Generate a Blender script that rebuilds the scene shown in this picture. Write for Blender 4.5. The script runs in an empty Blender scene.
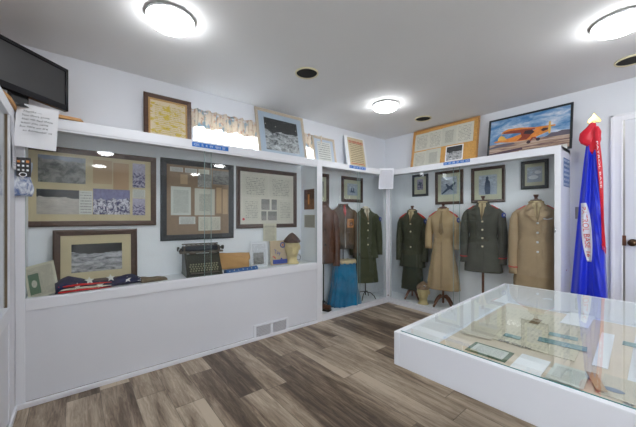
import bpy, bmesh, math, random
from mathutils import Vector, Matrix
random.seed(7)
PI = math.pi
SC = bpy.context.scene
COL = SC.collection

# ------------------------------------------------------------------ camera, world, lights, exposure
cam_d = bpy.data.cameras.new('camera')
cam = bpy.data.objects.new('camera', cam_d)
COL.objects.link(cam)
cam_d.sensor_width = 36
cam_d.lens = 36 * 296 / 636
cam_d.shift_y = 3.5 / 636
cam_d.clip_start = 0.02
CH = 1.21
cam.location = (0, 0, CH)
cam.rotation_euler = (PI / 2, 0, -math.atan2(.6341, .7733))
SC.camera = cam

world = bpy.data.worlds.new('world')
SC.world = world
world.use_nodes = True
wn = world.node_tree.nodes['Background']
wn.inputs[0].default_value = (0.86, 0.93, 1.0, 1)
wn.inputs[1].default_value = 5.0

def area(name, loc, rot, sx, sy, power, color=(1, 1, 1)):
    l = bpy.data.lights.new(name, 'AREA')
    l.shape = 'RECTANGLE'
    l.size, l.size_y, l.energy, l.color = sx, sy, power, color
    o = bpy.data.objects.new(name, l)
    COL.objects.link(o)
    o.location, o.rotation_euler = loc, rot
    return o
# added fill lamp, set as daylight in an invented window behind the camera
area('added_side_fill', (-.74, -2.95, 1.45), (PI / 2, 0, -PI / 2), 2.0, 1.25, 38, (0.90, 0.95, 1.0))
DOME_W = 14.5

SC.view_settings.view_transform = 'Standard'
SC.view_settings.look = 'None'
SC.view_settings.gamma = 1
SC.view_settings.use_curve_mapping = False
SC.view_settings.exposure = 1.25
SC.cycles.max_bounces = 10
SC.cycles.diffuse_bounces = 6
SC.cycles.transparent_max_bounces = 24
SC.cycles.sample_clamp_indirect = 8
SC.cycles.caustics_reflective = False
SC.cycles.caustics_refractive = False
SC.cycles.use_denoising = True

# ------------------------------------------------------------------ measures (metres)
H = 2.44
YF, YW = 2.626, 2.973      # front of the long case, wall behind it
XF, XW = 3.44, 3.81        # front of the uniform case, wall behind it
XC, XL = -0.291, -0.66     # front of the left case, wall behind it
YR = -4.4
TOP = 1.87
FL = 0.06                  # floor inside the uniform cases

# ------------------------------------------------------------------ materials
def newmat(name):
    m = bpy.data.materials.new(name)
    m.use_nodes = True
    nt = m.node_tree
    return m, nt, nt.nodes['Principled BSDF']

def N(nt, t, **kw):
    n = nt.nodes.new(t)
    for k, v in kw.items():
        setattr(n, k, v)
    return n

def math_n(nt, op, a, b=None, c=None):
    n = N(nt, 'ShaderNodeMath', operation=op)
    for i, x in enumerate((a, b, c)):
        if x is None:
            continue
        if isinstance(x, (int, float)):
            n.inputs[i].default_value = x
        else:
            nt.links.new(x, n.inputs[i])
    return n.outputs[0]

def mixc(nt, fac, a, b, mode='MIX'):
    n = N(nt, 'ShaderNodeMix', data_type='RGBA', blend_type=mode)
    for i, x in ((0, fac), (6, a), (7, b)):
        if isinstance(x, (int, float)):
            n.inputs[i].default_value = x
        elif isinstance(x, tuple):
            n.inputs[i].default_value = (*x[:3], 1)
        else:
            nt.links.new(x, n.inputs[i])
    return n.outputs[2]

def ramp(nt, fac, stops):
    n = N(nt, 'ShaderNodeValToRGB')
    el = n.color_ramp.elements
    while len(el) < len(stops):
        el.new(0.5)
    for e, (p, c) in zip(el, stops):
        e.position = p
        e.color = (*c, 1)
    nt.links.new(fac, n.inputs[0])
    return n.outputs[0]

def noise(nt, vec, scale, detail=4, rough=.55, dist=0):
    n = N(nt, 'ShaderNodeTexNoise')
    n.inputs['Scale'].default_value = scale
    n.inputs['Detail'].default_value = detail
    n.inputs['Roughness'].default_value = rough
    n.inputs['Distortion'].default_value = dist
    if vec is not None:
        nt.links.new(vec, n.inputs['Vector'])
    return n.outputs[0]

def mapping(nt, src, scale=(1, 1, 1), loc=(0, 0, 0)):
    n = N(nt, 'ShaderNodeMapping')
    n.inputs['Scale'].default_value = scale
    n.inputs['Location'].default_value = loc
    nt.links.new(src, n.inputs[0])
    return n.outputs[0]

def solid(name, col, rough=.5, metal=0, var=.08, scale=8, bump=0, bscale=200, coat=0, sheen=0, spec=None):
    """plain painted, woven or cast surface with a faint mottling of its own"""
    m, nt, b = newmat(name)
    tc = N(nt, 'ShaderNodeTexCoord').outputs['Object']
    nz = noise(nt, tc, scale)
    lo = tuple(c * (1 - var) for c in col)
    hi = tuple(min(1, c * (1 + var)) for c in col)
    nt.links.new(ramp(nt, nz, [(.3, lo), (.7, hi)]), b.inputs['Base Color'])
    b.inputs['Roughness'].default_value = rough
    b.inputs['Metallic'].default_value = metal
    b.inputs['Coat Weight'].default_value = coat
    b.inputs['Sheen Weight'].default_value = sheen
    if spec is not None:
        b.inputs['Specular IOR Level'].default_value = spec
    if bump:
        bn = N(nt, 'ShaderNodeBump')
        bn.inputs['Strength'].default_value = bump
        bn.inputs['Distance'].default_value = .002
        nt.links.new(noise(nt, tc, bscale, 3), bn.inputs['Height'])
        nt.links.new(bn.outputs[0], b.inputs['Normal'])
    return m

def glass_mat(name, tint, refl=1.0):
    m = bpy.data.materials.new(name)
    m.use_nodes = True
    nt = m.node_tree
    nt.nodes.clear()
    out = N(nt, 'ShaderNodeOutputMaterial')
    tr = N(nt, 'ShaderNodeBsdfTransparent')
    tr.inputs[0].default_value = (*tint, 1)
    gl = N(nt, 'ShaderNodeBsdfGlossy')
    gl.inputs['Roughness'].default_value = 0.0
    gl.inputs[0].default_value = (1, 1, 1, 1)
    fr = N(nt, 'ShaderNodeFresnel')
    fr.inputs[0].default_value = 1.5
    geo = N(nt, 'ShaderNodeNewGeometry')
    # reflect on the outer side of each face only; the way out of the slab is clear
    f = math_n(nt, 'MULTIPLY', math_n(nt, 'MULTIPLY', fr.outputs[0], refl), math_n(nt, 'SUBTRACT', 1.0, geo.outputs['Backfacing']))
    mx = N(nt, 'ShaderNodeMixShader')
    nt.links.new(f, mx.inputs[0])
    nt.links.new(tr.outputs[0], mx.inputs[1])
    nt.links.new(gl.outputs[0], mx.inputs[2])
    nt.links.new(mx.outputs[0], out.inputs[0])
    return m

def emit_mat(name, col, strength):
    m, nt, b = newmat(name)
    b.inputs['Base Color'].default_value = (.9, .9, .9, 1)
    b.inputs['Emission Color'].default_value = (*col, 1)
    b.inputs['Emission Strength'].default_value = strength
    return m

def sheet(name, paper, ink, lines=20, words=9, margin=.1, thr=.47, seed=0, rough=.6):
    """paper with rows of small illegible writing"""
    m, nt, b = newmat(name)
    tc = N(nt, 'ShaderNodeTexCoord').outputs['Generated']
    sp = N(nt, 'ShaderNodeSeparateXYZ')
    nt.links.new(tc, sp.inputs[0])
    x, y = sp.outputs[0], sp.outputs[1]
    yl = math_n(nt, 'MULTIPLY', y, lines * 1.4)
    row = math_n(nt, 'FLOOR', yl)
    band = math_n(nt, 'GREATER_THAN', math_n(nt, 'FRACT', yl), .52)
    cb = N(nt, 'ShaderNodeCombineXYZ')
    nt.links.new(math_n(nt, 'MULTIPLY', x, words * 2), cb.inputs[0])
    nt.links.new(math_n(nt, 'ADD', math_n(nt, 'MULTIPLY', row, 5.37), seed), cb.inputs[1])
    wd = math_n(nt, 'GREATER_THAN', noise(nt, cb.outputs[0], 2.2, 5, .7), thr)
    mk = math_n(nt, 'MULTIPLY', band, wd)
    for v, lo, hi in ((x, margin, 1 - margin), (y, margin * .7, 1 - margin * .9)):
        mk = math_n(nt, 'MULTIPLY', mk, math_n(nt, 'GREATER_THAN', v, lo))
        mk = math_n(nt, 'MULTIPLY', mk, math_n(nt, 'LESS_THAN', v, hi))
    base = ramp(nt, noise(nt, tc, 3), [(.3, tuple(c * .94 for c in paper)), (.7, paper)])
    nt.links.new(mixc(nt, math_n(nt, 'MULTIPLY', mk, .68), base, ink), b.inputs['Base Color'])
    b.inputs['Roughness'].default_value = rough
    return m

def photo(name, top, mid, low, horizon=.5, scale=7, seed=0, stretch=(1, 2.2), contrast=.16, rough=.25):
    """printed landscape photograph: sky/hill above, broken light and dark below"""
    m, nt, b = newmat(name)
    tc = N(nt, 'ShaderNodeTexCoord').outputs['Generated']
    sp = N(nt, 'ShaderNodeSeparateXYZ')
    nt.links.new(tc, sp.inputs[0])
    mp = mapping(nt, tc, (stretch[0], stretch[1], 1), (seed, seed * 1.7, 0))
    n1 = noise(nt, mp, scale, 8, .7, .6)
    n2 = noise(nt, mp, 2.1, 3)
    hz = math_n(nt, 'ADD', horizon - .2, math_n(nt, 'MULTIPLY', n2, .4))
    up = math_n(nt, 'GREATER_THAN', sp.outputs[1], hz)
    lowc = ramp(nt, n1, [(.5 - contrast, low), (.5 + contrast, mid)])
    upc = ramp(nt, n1, [(.35, tuple(c * .55 for c in top)), (.65, top)])
    nt.links.new(mixc(nt, up, lowc, upc), b.inputs['Base Color'])
    b.inputs['Roughness'].default_value = rough
    return m

def wood(name, dark, light, scale=1, rough=.4, stretch=(1, 12, 12), coat=0):
    m, nt, b = newmat(name)
    tc = N(nt, 'ShaderNodeTexCoord').outputs['Object']
    n1 = noise(nt, mapping(nt, tc, tuple(s * scale for s in stretch)), 6, 6, .6, .8)
    nt.links.new(ramp(nt, n1, [(.3, dark), (.7, light)]), b.inputs['Base Color'])
    b.inputs['Roughness'].default_value = rough
    b.inputs['Coat Weight'].default_value = coat
    return m

def floor_mat():
    m, nt, b = newmat('vinyl_plank')
    g = N(nt, 'ShaderNodeNewGeometry').outputs['Position']
    sp = N(nt, 'ShaderNodeSeparateXYZ')
    nt.links.new(g, sp.inputs[0])
    x, y = sp.outputs[0], sp.outputs[1]
    xr = math_n(nt, 'MULTIPLY', math_n(nt, 'ADD', x, 5.03), 1 / .178)
    col = math_n(nt, 'FLOOR', xr)
    w1 = N(nt, 'ShaderNodeTexWhiteNoise', noise_dimensions='1D')
    nt.links.new(col, w1.inputs['W'])
    yr = math_n(nt, 'ADD', math_n(nt, 'MULTIPLY', math_n(nt, 'ADD', y, 8), 1 / 1.22), math_n(nt, 'MULTIPLY', w1.outputs[0], 7))
    row = math_n(nt, 'FLOOR', yr)
    cb = N(nt, 'ShaderNodeCombineXYZ')
    nt.links.new(col, cb.inputs[0]); nt.links.new(row, cb.inputs[1])
    w2 = N(nt, 'ShaderNodeTexWhiteNoise', noise_dimensions='3D')
    nt.links.new(cb.outputs[0], w2.inputs['Vector'])
    idv = w2.outputs[0]
    cv = N(nt, 'ShaderNodeCombineXYZ')
    nt.links.new(math_n(nt, 'ADD', x, math_n(nt, 'MULTIPLY', idv, 40)), cv.inputs[0])
    nt.links.new(math_n(nt, 'ADD', math_n(nt, 'MULTIPLY', y, .10), math_n(nt, 'MULTIPLY', idv, 13)), cv.inputs[1])
    big = noise(nt, cv.outputs[0], 7, 4, .6, 1.0)
    fine = noise(nt, cv.outputs[0], 55, 6, .75, .8)
    v = math_n(nt, 'ADD', math_n(nt, 'MULTIPLY', big, .66), math_n(nt, 'MULTIPLY', fine, .42))
    v = math_n(nt, 'ADD', v, math_n(nt, 'MULTIPLY', math_n(nt, 'SUBTRACT', idv, .5), .20))
    c = ramp(nt, v, [(.38, (.078, .052, .034)), (.47, (.175, .126, .087)), (.56, (.34, .265, .19)), (.68, (.56, .465, .355))])
    fx = math_n(nt, 'FRACT', xr); fy = math_n(nt, 'FRACT', yr)
    e = math_n(nt, 'MAXIMUM', math_n(nt, 'LESS_THAN', fx, .018), math_n(nt, 'LESS_THAN', fy, .004))
    nt.links.new(mixc(nt, math_n(nt, 'MULTIPLY', e, .6), c, (.06, .045, .035)), b.inputs['Base Color'])
    b.inputs['Roughness'].default_value = .42
    bn = N(nt, 'ShaderNodeBump')
    bn.inputs['Strength'].default_value = .15
    bn.inputs['Distance'].default_value = .002
    nt.links.new(fine, bn.inputs['Height'])
    nt.links.new(bn.outputs[0], b.inputs['Normal'])
    return m

def strands(name, c1, c2, c3):
    """printed floral curtain cloth"""
    m, nt, b = newmat(name)
    tc = N(nt, 'ShaderNodeTexCoord').outputs['Object']
    a = noise(nt, mapping(nt, tc, (1, 1, .6)), 14, 3)
    d = noise(nt, mapping(nt, tc, (1, 1, 1), (3, 1, 0)), 30, 3)
    c = mixc(nt, ramp(nt, a, [(.55, (0, 0, 0)), (.6, (1, 1, 1))]), c1, c2)
    c = mixc(nt, ramp(nt, d, [(.57, (0, 0, 0)), (.62, (1, 1, 1))]), c, c3)
    nt.links.new(c, b.inputs['Base Color'])
    b.inputs['Roughness'].default_value = .9
    tl = N(nt, 'ShaderNodeBsdfTranslucent')
    nt.links.new(c, tl.inputs[0])
    mx = N(nt, 'ShaderNodeMixShader')
    mx.inputs[0].default_value = .35
    nt.links.new(b.outputs[0], mx.inputs[1]); nt.links.new(tl.outputs[0], mx.inputs[2])
    nt.links.new(mx.outputs[0], nt.nodes['Material Output'].inputs[0])
    return m

M = {}
M['wall'] = solid('wall_paint', (.76, .78, .82), .75, var=.012, scale=2, bump=.05, bscale=120)
M['ceil'] = solid('ceiling_paint', (.80, .80, .80), .85, var=.015, scale=2, bump=.05, bscale=90)
M['white'] = solid('white_case_paint', (.80, .815, .86), .38, var=.012, scale=3)
M['panel'] = solid('white_panel', (.74, .755, .80), .45, var=.012, scale=2)
M['back'] = solid('case_back_paint', (.88, .915, .95), .6, var=.012, scale=2)
M['rear'] = solid('taupe_wall_paint', (.30, .27, .25), .8, var=.03)
M['trim'] = solid('white_trim', (.82, .83, .87), .35, var=.01)
M['floor'] = floor_mat()
M['glass'] = glass_mat('sliding_glass', (.982, .992, .99), .8)
M['tglass'] = glass_mat('table_glass', (.965, .985, .982), 1.05)
M['edge'] = solid('green_glass_edge', (.03, .22, .22), .15, var=.1)
M['edgel'] = solid('pale_glass_edge', (.33, .46, .45), .15, var=.1)
M['chrome'] = solid('chrome', (.7, .7, .72), .2, 1)
M['steel'] = solid('brushed_steel', (.42, .41, .40), .35, .9)
M['black'] = solid('black_plastic', (.012, .013, .016), .25, var=.1, coat=.3)
M['matte'] = solid('matte_black', (.01, .01, .01), .8)
M['screen'] = solid('grey_screen', (.045, .045, .047), .33, var=.05)
M['gloss'] = solid('glossy_bezel', (.008, .008, .011), .12, var=.05)
M['gold'] = solid('gold', (.85, .60, .22), .25, 1)
M['brass'] = solid('brass_button', (.80, .74, .56), .35, .5)
M['silver'] = solid('silver_button', (.75, .75, .78), .3, .6)
M['walnut'] = wood('walnut_frame', (.040, .018, .012), (.095, .045, .028), 1.5, .35)
M['darkframe'] = wood('dark_blue_black_frame', (.012, .016, .02), (.035, .042, .05), 1.5, .35)
M['brownframe'] = wood('brown_frame', (.05, .024, .016), (.11, .055, .036), 1.5, .4)
M['lightframe'] = wood('weathered_frame', (.36, .28, .20), (.74, .64, .50), 3, .5, (14, 14, 2))
M['oak'] = wood('oak_trim', (.42, .20, .06), (.62, .33, .11), 2, .5)
M['stand'] = wood('stand_wood', (.10, .032, .015), (.20, .075, .03), 3, .35, (10, 10, 2))
M['neck'] = wood('neck_wood', (.055, .02, .012), (.12, .05, .03), 3, .35, (10, 10, 2))
M['cork'] = solid('cork_board', (.62, .34, .10), .85, var=.15, scale=60)
M['cream'] = solid('cream_mat', (.60, .52, .33), .8, var=.04)
M['creamb'] = solid('pale_cream_mat', (.55, .56, .42), .8, var=.04)
M['linen'] = solid('brown_linen', (.30, .22, .155), .9, var=.06, scale=40)
M['bluemat'] = solid('pale_blue_mat', (.48, .56, .66), .8, var=.03)
M['ivory'] = solid('ivory_mat', (.66, .64, .56), .8, var=.04)
M['paper'] = solid('white_paper', (.88, .89, .92), .7, var=.02)
M['ink'] = solid('black_ink', (.02, .02, .03), .6)
M['redink'] = solid('red_ink', (.62, .05, .05), .6)
M['blueink'] = solid('blue_fabric_print', (.02, .05, .30), .6)
M['label'] = solid('blue_label', (.02, .16, .55), .4, var=.05)
M['label2'] = solid('slate_blue_label', (.10, .19, .38), .4, var=.05)
M['labw'] = solid('label_lettering', (.75, .8, .88), .5)
M['olive'] = solid('olive_wool', (.050, .053, .030), .9, var=.12, scale=14, bump=.4, bscale=500)
M['olive2'] = solid('green_olive_wool', (.056, .064, .032), .9, var=.12, scale=14, bump=.4, bscale=500)
M['dkgrey'] = solid('dark_olive_drab_wool', (.068, .068, .052), .9, var=.12, scale=14, bump=.4, bscale=500)
M['tan'] = solid('tan_cotton', (.43, .31, .17), .85, var=.06, scale=10, bump=.3, bscale=400)
M['tan2'] = solid('khaki_wool', (.37, .265, .155), .85, var=.07, scale=10, bump=.4, bscale=400)
M['tandk'] = solid('khaki_tie_cloth', (.25, .175, .09), .85, var=.06)
M['khaki'] = solid('khaki_shirt_cotton', (.50, .40, .23), .85, var=.05)
M['leather'] = solid('reddish_brown_leather', (.088, .032, .014), .38, var=.3, scale=12, bump=.5, bscale=90)
M['bomber'] = solid('brown_leather', (.078, .046, .022), .45, var=.35, scale=14, bump=.5, bscale=90)
M['knit'] = solid('grey_brown_knit', (.05, .042, .033), .95, var=.15, scale=60)
M['orange'] = solid('orange_patch', (.62, .25, .07), .8, var=.1)
M['red'] = solid('red_felt', (.50, .02, .02), .8)
M['satin'] = solid('blue_satin', (.0, .18, .37), .24, var=.3, scale=8, sheen=.3)
M['lace'] = solid('ivory_lace', (.62, .50, .30), .8, var=.2, scale=90, bump=.6, bscale=250)
M['skin'] = solid('gold_painted_head', (.66, .54, .27), .45, var=.05)
M['capol'] = solid('brown_olive_cap', (.085, .045, .030), .9, var=.2, scale=30)
M['captan'] = solid('tan_cap', (.28, .19, .12), .9, var=.3, scale=30)
M['flagblue'] = solid('royal_blue_nylon', (.0, .018, .60), .42, var=.05, sheen=.2)
M['flagfringe'] = solid('blue_fringe', (.015, .07, .36), .9, var=.3, scale=90)
M['flagred'] = solid('red_nylon', (.66, .008, .03), .45, var=.06)
M['scroll'] = solid('pale_scroll_cloth', (.70, .72, .80), .7)
M['typeb'] = solid('typewriter_black_green', (.022, .024, .014), .4, var=.2, coat=.2)
M['typem'] = solid('worn_steel', (.16, .14, .12), .35, .8, var=.3, scale=40)
M['platen'] = solid('platen_rubber', (.05, .06, .075), .5)
M['key'] = solid('ivory_key', (.33, .33, .22), .4)
M['kraft'] = solid('kraft_paper', (.50, .28, .10), .8, var=.08)
M['burlap'] = solid('tan_cloth', (.50, .40, .27), .9, var=.06, scale=40)
M['navy'] = solid('navy_cotton', (.010, .015, .06), .9, var=.15)
M['star'] = solid('white_star', (.72, .72, .68), .8)
M['flagwhite'] = solid('aged_white_cotton', (.66, .60, .48), .9)
M['brownbook'] = solid('brown_folded_cloth', (.16, .12, .075), .9, var=.12, scale=30)
M['greenbill'] = photo('green_bill', (.05, .13, .08), (.22, .30, .20), (.03, .10, .06), 1.6, 22, 3)
M['bwscene'] = photo('river_photo', (.008, .014, .018), (.56, .57, .60), (.10, .11, .12), .66, 4, 2, (1, 2.2), .12)
M['bwbig'] = photo('big_river_photo', (.055, .058, .062), (.66, .68, .70), (.06, .065, .07), .58, 5, 5, (1.4, 1.6), .12)
M['aerial'] = photo('aerial_photo', (.24, .29, .38), (.34, .35, .33), (.03, .04, .045), .85, 3, 8, (1.5, 1), .12)
M['aerial2'] = photo('aerial_photo_dark', (.035, .045, .055), (.58, .55, .50), (.33, .31, .28), .66, 3, 11, (1, 2.4), .2)
M['violet'] = photo('violet_group_photo', (.22, .22, .42), (.66, .66, .74), (.02, .02, .10), .62, 8, 4, (1.6, .8), .06)
M['violet2'] = photo('violet_small_photo', (.52, .50, .66), (.5, .48, .60), (.03, .03, .12), .6, 5, 14, (1, 2), .06)
M['portrait'] = photo('grey_portrait', (.33, .33, .31), (.30, .29, .27), (.05, .05, .05), .6, 4, 3)
M['bluephoto'] = photo('pale_blue_photo', (.60, .68, .78), (.48, .54, .62), (.30, .36, .46), .55, 5, 6)
M['bwsmall'] = photo('small_group_photo', (.30, .30, .28), (.55, .54, .50), (.08, .08, .07), .5, 8, 9)
M['peach'] = solid('peach_paper', (.52, .38, .24), .8, var=.05)
M['salmon'] = solid('salmon_paper', (.47, .32, .19), .8, var=.05)
M['doc'] = sheet('typed_letter', (.62, .65, .60), (.10, .12, .12), 26, 9, .12)
M['doc2'] = sheet('typed_letter_centre', (.58, .58, .50), (.12, .12, .11), 18, 7, .22, .45, 3)
M['doc3'] = sheet('ivory_form', (.64, .63, .54), (.16, .16, .14), 9, 5, .12, .5, 5)
M['doc4'] = sheet('small_caption', (.66, .68, .64), (.15, .15, .15), 6, 7, .08, .45, 7)
M['note'] = sheet('caption_card', (.66, .64, .50), (.14, .12, .10), 14, 7, .1, .48, 9)
M['hand'] = sheet('handwritten_sheet', (.80, .81, .86), (.22, .24, .32), 15, 8, .08, .42, 12)
M['flyer'] = sheet('flyer_sheet', (.72, .75, .78), (.20, .22, .26), 16, 7, .1, .45, 15)
M['boxes'] = sheet('photo_strip_sheet', (.52, .50, .42), (.10, .10, .09), 9, 14, .06, .44, 18)
M['cartoon'] = sheet('comic_page', (.72, .58, .40), (.55, .40, .05), 13, 6, .12, .44, 21)
def comic():
    m = M['cartoon']; nt = m.node_tree; b = nt.nodes['Principled BSDF']
    src = b.inputs['Base Color'].links[0].from_socket
    tc = N(nt, 'ShaderNodeTexCoord').outputs['Generated']
    a = noise(nt, mapping(nt, tc, (1, 2.2, 1)), 4.5, 5, .6)
    c = noise(nt, mapping(nt, tc, (1.2, 3, 1), (4, 2, 0)), 7, 6, .7)
    k = mixc(nt, ramp(nt, a, [(.54, (0, 0, 0)), (.58, (1, 1, 1))]), src, (.60, .42, .04))
    k = mixc(nt, ramp(nt, c, [(.62, (0, 0, 0)), (.66, (1, 1, 1))]), k, (.08, .07, .08))
    nt.links.new(k, b.inputs['Base Color'])
comic()
M['warn'] = sheet('warning_sheet', (.68, .58, .38), (.20, .14, .08), 12, 9, .09, .44, 24)
M['scorch'] = photo('brown_plaque_photo', (.12, .05, .03), (.34, .15, .07), (.10, .04, .025), .5, 3, 7, (2, 1))
M['chart'] = sheet('tan_chart', (.70, .64, .50), (.48, .44, .33), 16, 4, .04, .5, 27)
M['chart2'] = sheet('beige_chart', (.62, .56, .45), (.40, .40, .33), 22, 5, .05, .53, 30)
M['wpage'] = sheet('white_page', (.72, .76, .80), (.60, .64, .68), 22, 8, .1, .5, 33)
M['pinkboard'] = solid('peach_board', (.70, .60, .48), .8, var=.04)
M['teal'] = photo('teal_print', (.24, .42, .43), (.50, .56, .50), (.12, .30, .33), .5, 6, 3)
M['curtain'] = strands('floral_curtain', (.76, .69, .60), (.36, .47, .54), (.60, .43, .34))
M['bag'] = photo('printed_packet', (.50, .57, .68), (.80, .84, .88), (.12, .18, .38), .6, 3, 4, (1, 1), .1)
M['dome'] = emit_mat('lamp_diffuser', (.96, .98, 1.0), DOME_W)
M['duct'] = solid('duct_ring', (.72, .66, .46), .6)
M['switch'] = solid('grey_switch_plate', (.28, .27, .26), .4, .3)

# ------------------------------------------------------------------ mesh builder
class MB:
    def __init__(s):
        s.v, s.f = [], []
    def add(s, vs, fs):
        o = len(s.v)
        s.v += [tuple(p) for p in vs]
        s.f += [tuple(i + o for i in f) for f in fs]
        return s
    def box(s, a, b):
        x0, y0, z0 = a; x1, y1, z1 = b
        x0, x1 = min(x0, x1), max(x0, x1); y0, y1 = min(y0, y1), max(y0, y1); z0, z1 = min(z0, z1), max(z0, z1)
        return s.add([(x0, y0, z0), (x1, y0, z0), (x1, y1, z0), (x0, y1, z0), (x0, y0, z1), (x1, y0, z1), (x1, y1, z1), (x0, y1, z1)],
                     [(0, 3, 2, 1), (4, 5, 6, 7), (0, 1, 5, 4), (1, 2, 6, 5), (2, 3, 7, 6), (3, 0, 4, 7)])
    def loft(s, rings, cap=True, closed=True):
        n = len(rings[0]); o = len(s.v); vs = [p for r in rings for p in r]; fs = []
        for i in range(len(rings) - 1):
            for j in range(n if closed else n - 1):
                k = (j + 1) % n
                fs.append((i * n + j, i * n + k, (i + 1) * n + k, (i + 1) * n + j))
        if cap:
            fs.append(tuple(reversed(range(n))))
            fs.append(tuple((len(rings) - 1) * n + j for j in range(n)))
        return s.add(vs, fs)
    def tube(s, pts, rad, n=12, flat=1.0):
        pts = [Vector(p) for p in pts]
        if not isinstance(rad, (list, tuple)):
            rad = [rad] * len(pts)
        rings = []
        up = Vector((0, 0, 1))
        d0 = (pts[-1] - pts[0])
        if abs(d0.normalized().z) > .9:
            up = Vector((0, 1, 0))
        for i, p in enumerate(pts):
            d = (pts[min(i + 1, len(pts) - 1)] - pts[max(i - 1, 0)]).normalized()
            a = d.cross(up).normalized(); b = a.cross(d).normalized()
            rings.append([p + a * math.cos(2 * PI * k / n) * rad[i] + b * math.sin(2 * PI * k / n) * rad[i] * flat for k in range(n)])
        return s.loft(rings)
    def lathe(s, prof, n=24, c=(0, 0, 0)):
        return s.loft([[(c[0] + r * math.cos(2 * PI * k / n), c[1] + r * math.sin(2 * PI * k / n), c[2] + z) for k in range(n)] for r, z in prof])
    def ball(s, c, r, n=14):
        rx, ry, rz = (r, r, r) if isinstance(r, (int, float)) else r
        rings = []
        for i in range(n + 1):
            t = -PI / 2 + PI * i / n
            q = max(math.cos(t), .02)
            rings.append([(c[0] + rx * q * math.cos(2 * PI * k / n), c[1] + ry * q * math.sin(2 * PI * k / n), c[2] + rz * math.sin(t)) for k in range(n)])
        return s.loft(rings)
    def prism(s, poly, z0, z1):
        n = len(poly)
        return s.loft([[(x, y, z0) for x, y in poly], [(x, y, z1) for x, y in poly]])
    def build(s, name, m, parent=None, smooth=False, bevel=0, label=None):
        me = bpy.data.meshes.new(name)
        me.from_pydata(s.v, [], s.f)
        bm = bmesh.new(); bm.from_mesh(me)
        bmesh.ops.recalc_face_normals(bm, faces=bm.faces[:])
        bm.to_mesh(me); bm.free()
        me.materials.append(m)
        o = bpy.data.objects.new(name, me)
        COL.objects.link(o)
        if smooth:
            for p in me.polygons:
                p.use_smooth = True
        if bevel:
            b = o.modifiers.new('bevel', 'BEVEL'); b.width = bevel; b.segments = 2; b.limit_method = 'ANGLE'
        if parent is not None:
            o.parent = parent
        if label:
            o['label'] = label
        return o

def thing(name, label, cat, loc=(0, 0, 0), rz=0, group=None, mat=None):
    o = bpy.data.objects.new(name, None)
    COL.objects.link(o)
    o.empty_display_size = .05
    if mat is not None:
        o.matrix_world = mat
    else:
        o.location = loc; o.rotation_euler = (0, 0, rz)
    o['label'] = label; o['category'] = cat
    if group:
        o['group'] = group
    return o
def tag(o, label, cat, group=None):
    o['label'] = label; o['category'] = cat
    if group:
        o['group'] = group
    return o
def struct(o):
    o['kind'] = 'structure'
    return o
def clone(root, label=None, loc=None, rz=None):
    r = root.copy(); COL.objects.link(r)
    if label: r['label'] = label
    if loc is not None: r.location = loc
    if rz is not None: r.rotation_euler = (0, 0, rz)
    for ch in list(root.children):
        c = ch.copy(); COL.objects.link(c); c.parent = r
        for g in list(ch.children):
            d = g.copy(); COL.objects.link(d); d.parent = c
    return r

FONT = {}
def text_mesh(body, size, extrude=.0005):
    """flat lettering as plain vertex and face lists, origin at left end of the baseline"""
    cu = bpy.data.curves.new('lettering', 'FONT')
    cu.body = body; cu.size = size; cu.extrude = extrude; cu.resolution_u = 3
    ob = bpy.data.objects.new('lettering', cu)
    COL.objects.link(ob)
    bpy.context.view_layer.update()
    me = bpy.data.meshes.new_from_object(ob.evaluated_get(bpy.context.evaluated_depsgraph_get()))
    vs = [v.co.copy() for v in me.vertices]; fs = [tuple(p.vertices) for p in me.polygons]
    bpy.data.objects.remove(ob); bpy.data.curves.remove(cu); bpy.data.meshes.remove(me)
    return vs, fs

# ------------------------------------------------------------------ room
wb = .15
struct(MB().box((XL - .2, YR - .2, -.1), (XW + .2, YW + .2, 0)).build('floor', M['floor']))
struct(MB().box((XL - .2, YR - .2, H), (XW + .2, YW + .2, H + .1)).build('ceiling', M['ceil']))
# wall behind the long case with a low, wide window above the case
WX0, WX1, WZ0, WZ1 = .86, 2.46, 1.90, 2.19
w = MB()
w.box((XL - wb, YW, 0), (WX0, YW + wb, H)).box((WX1, YW, 0), (XW + wb, YW + wb, H))
w.box((WX0, YW, 0), (WX1, YW + wb, WZ0)).box((WX0, YW, WZ1), (WX1, YW + wb, H))
struct(w.build('wall_back', M['wall']))
wf = MB()
wf.box((WX0, YW + .03, WZ0), (WX0 + .035, YW + .09, WZ1)).box((WX1 - .035, YW + .03, WZ0), (WX1, YW + .09, WZ1))
wf.box((WX0, YW + .03, WZ0), (WX1, YW + .09, WZ0 + .03)).box((WX0, YW + .03, WZ1 - .03), (WX1, YW + .09, WZ1))
wf.box((1.47, YW + .03, WZ0), (1.54, YW + .09, WZ1))
win = struct(wf.build('window_1', M['trim']))
MB().box((WX0 + .03, YW + .055, WZ0 + .02), (WX1 - .03, YW + .06, WZ1 - .02)).build('pane', M['glass'], win)
# right wall
struct(MB().box((XW, YR - .1, 0), (XW + wb, YW, H)).build('wall_right', M['wall']))
struct(MB().box((XL - wb, YR - .1, 0), (XW + wb, YR, H)).build('wall_rear', M['rear']))
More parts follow.
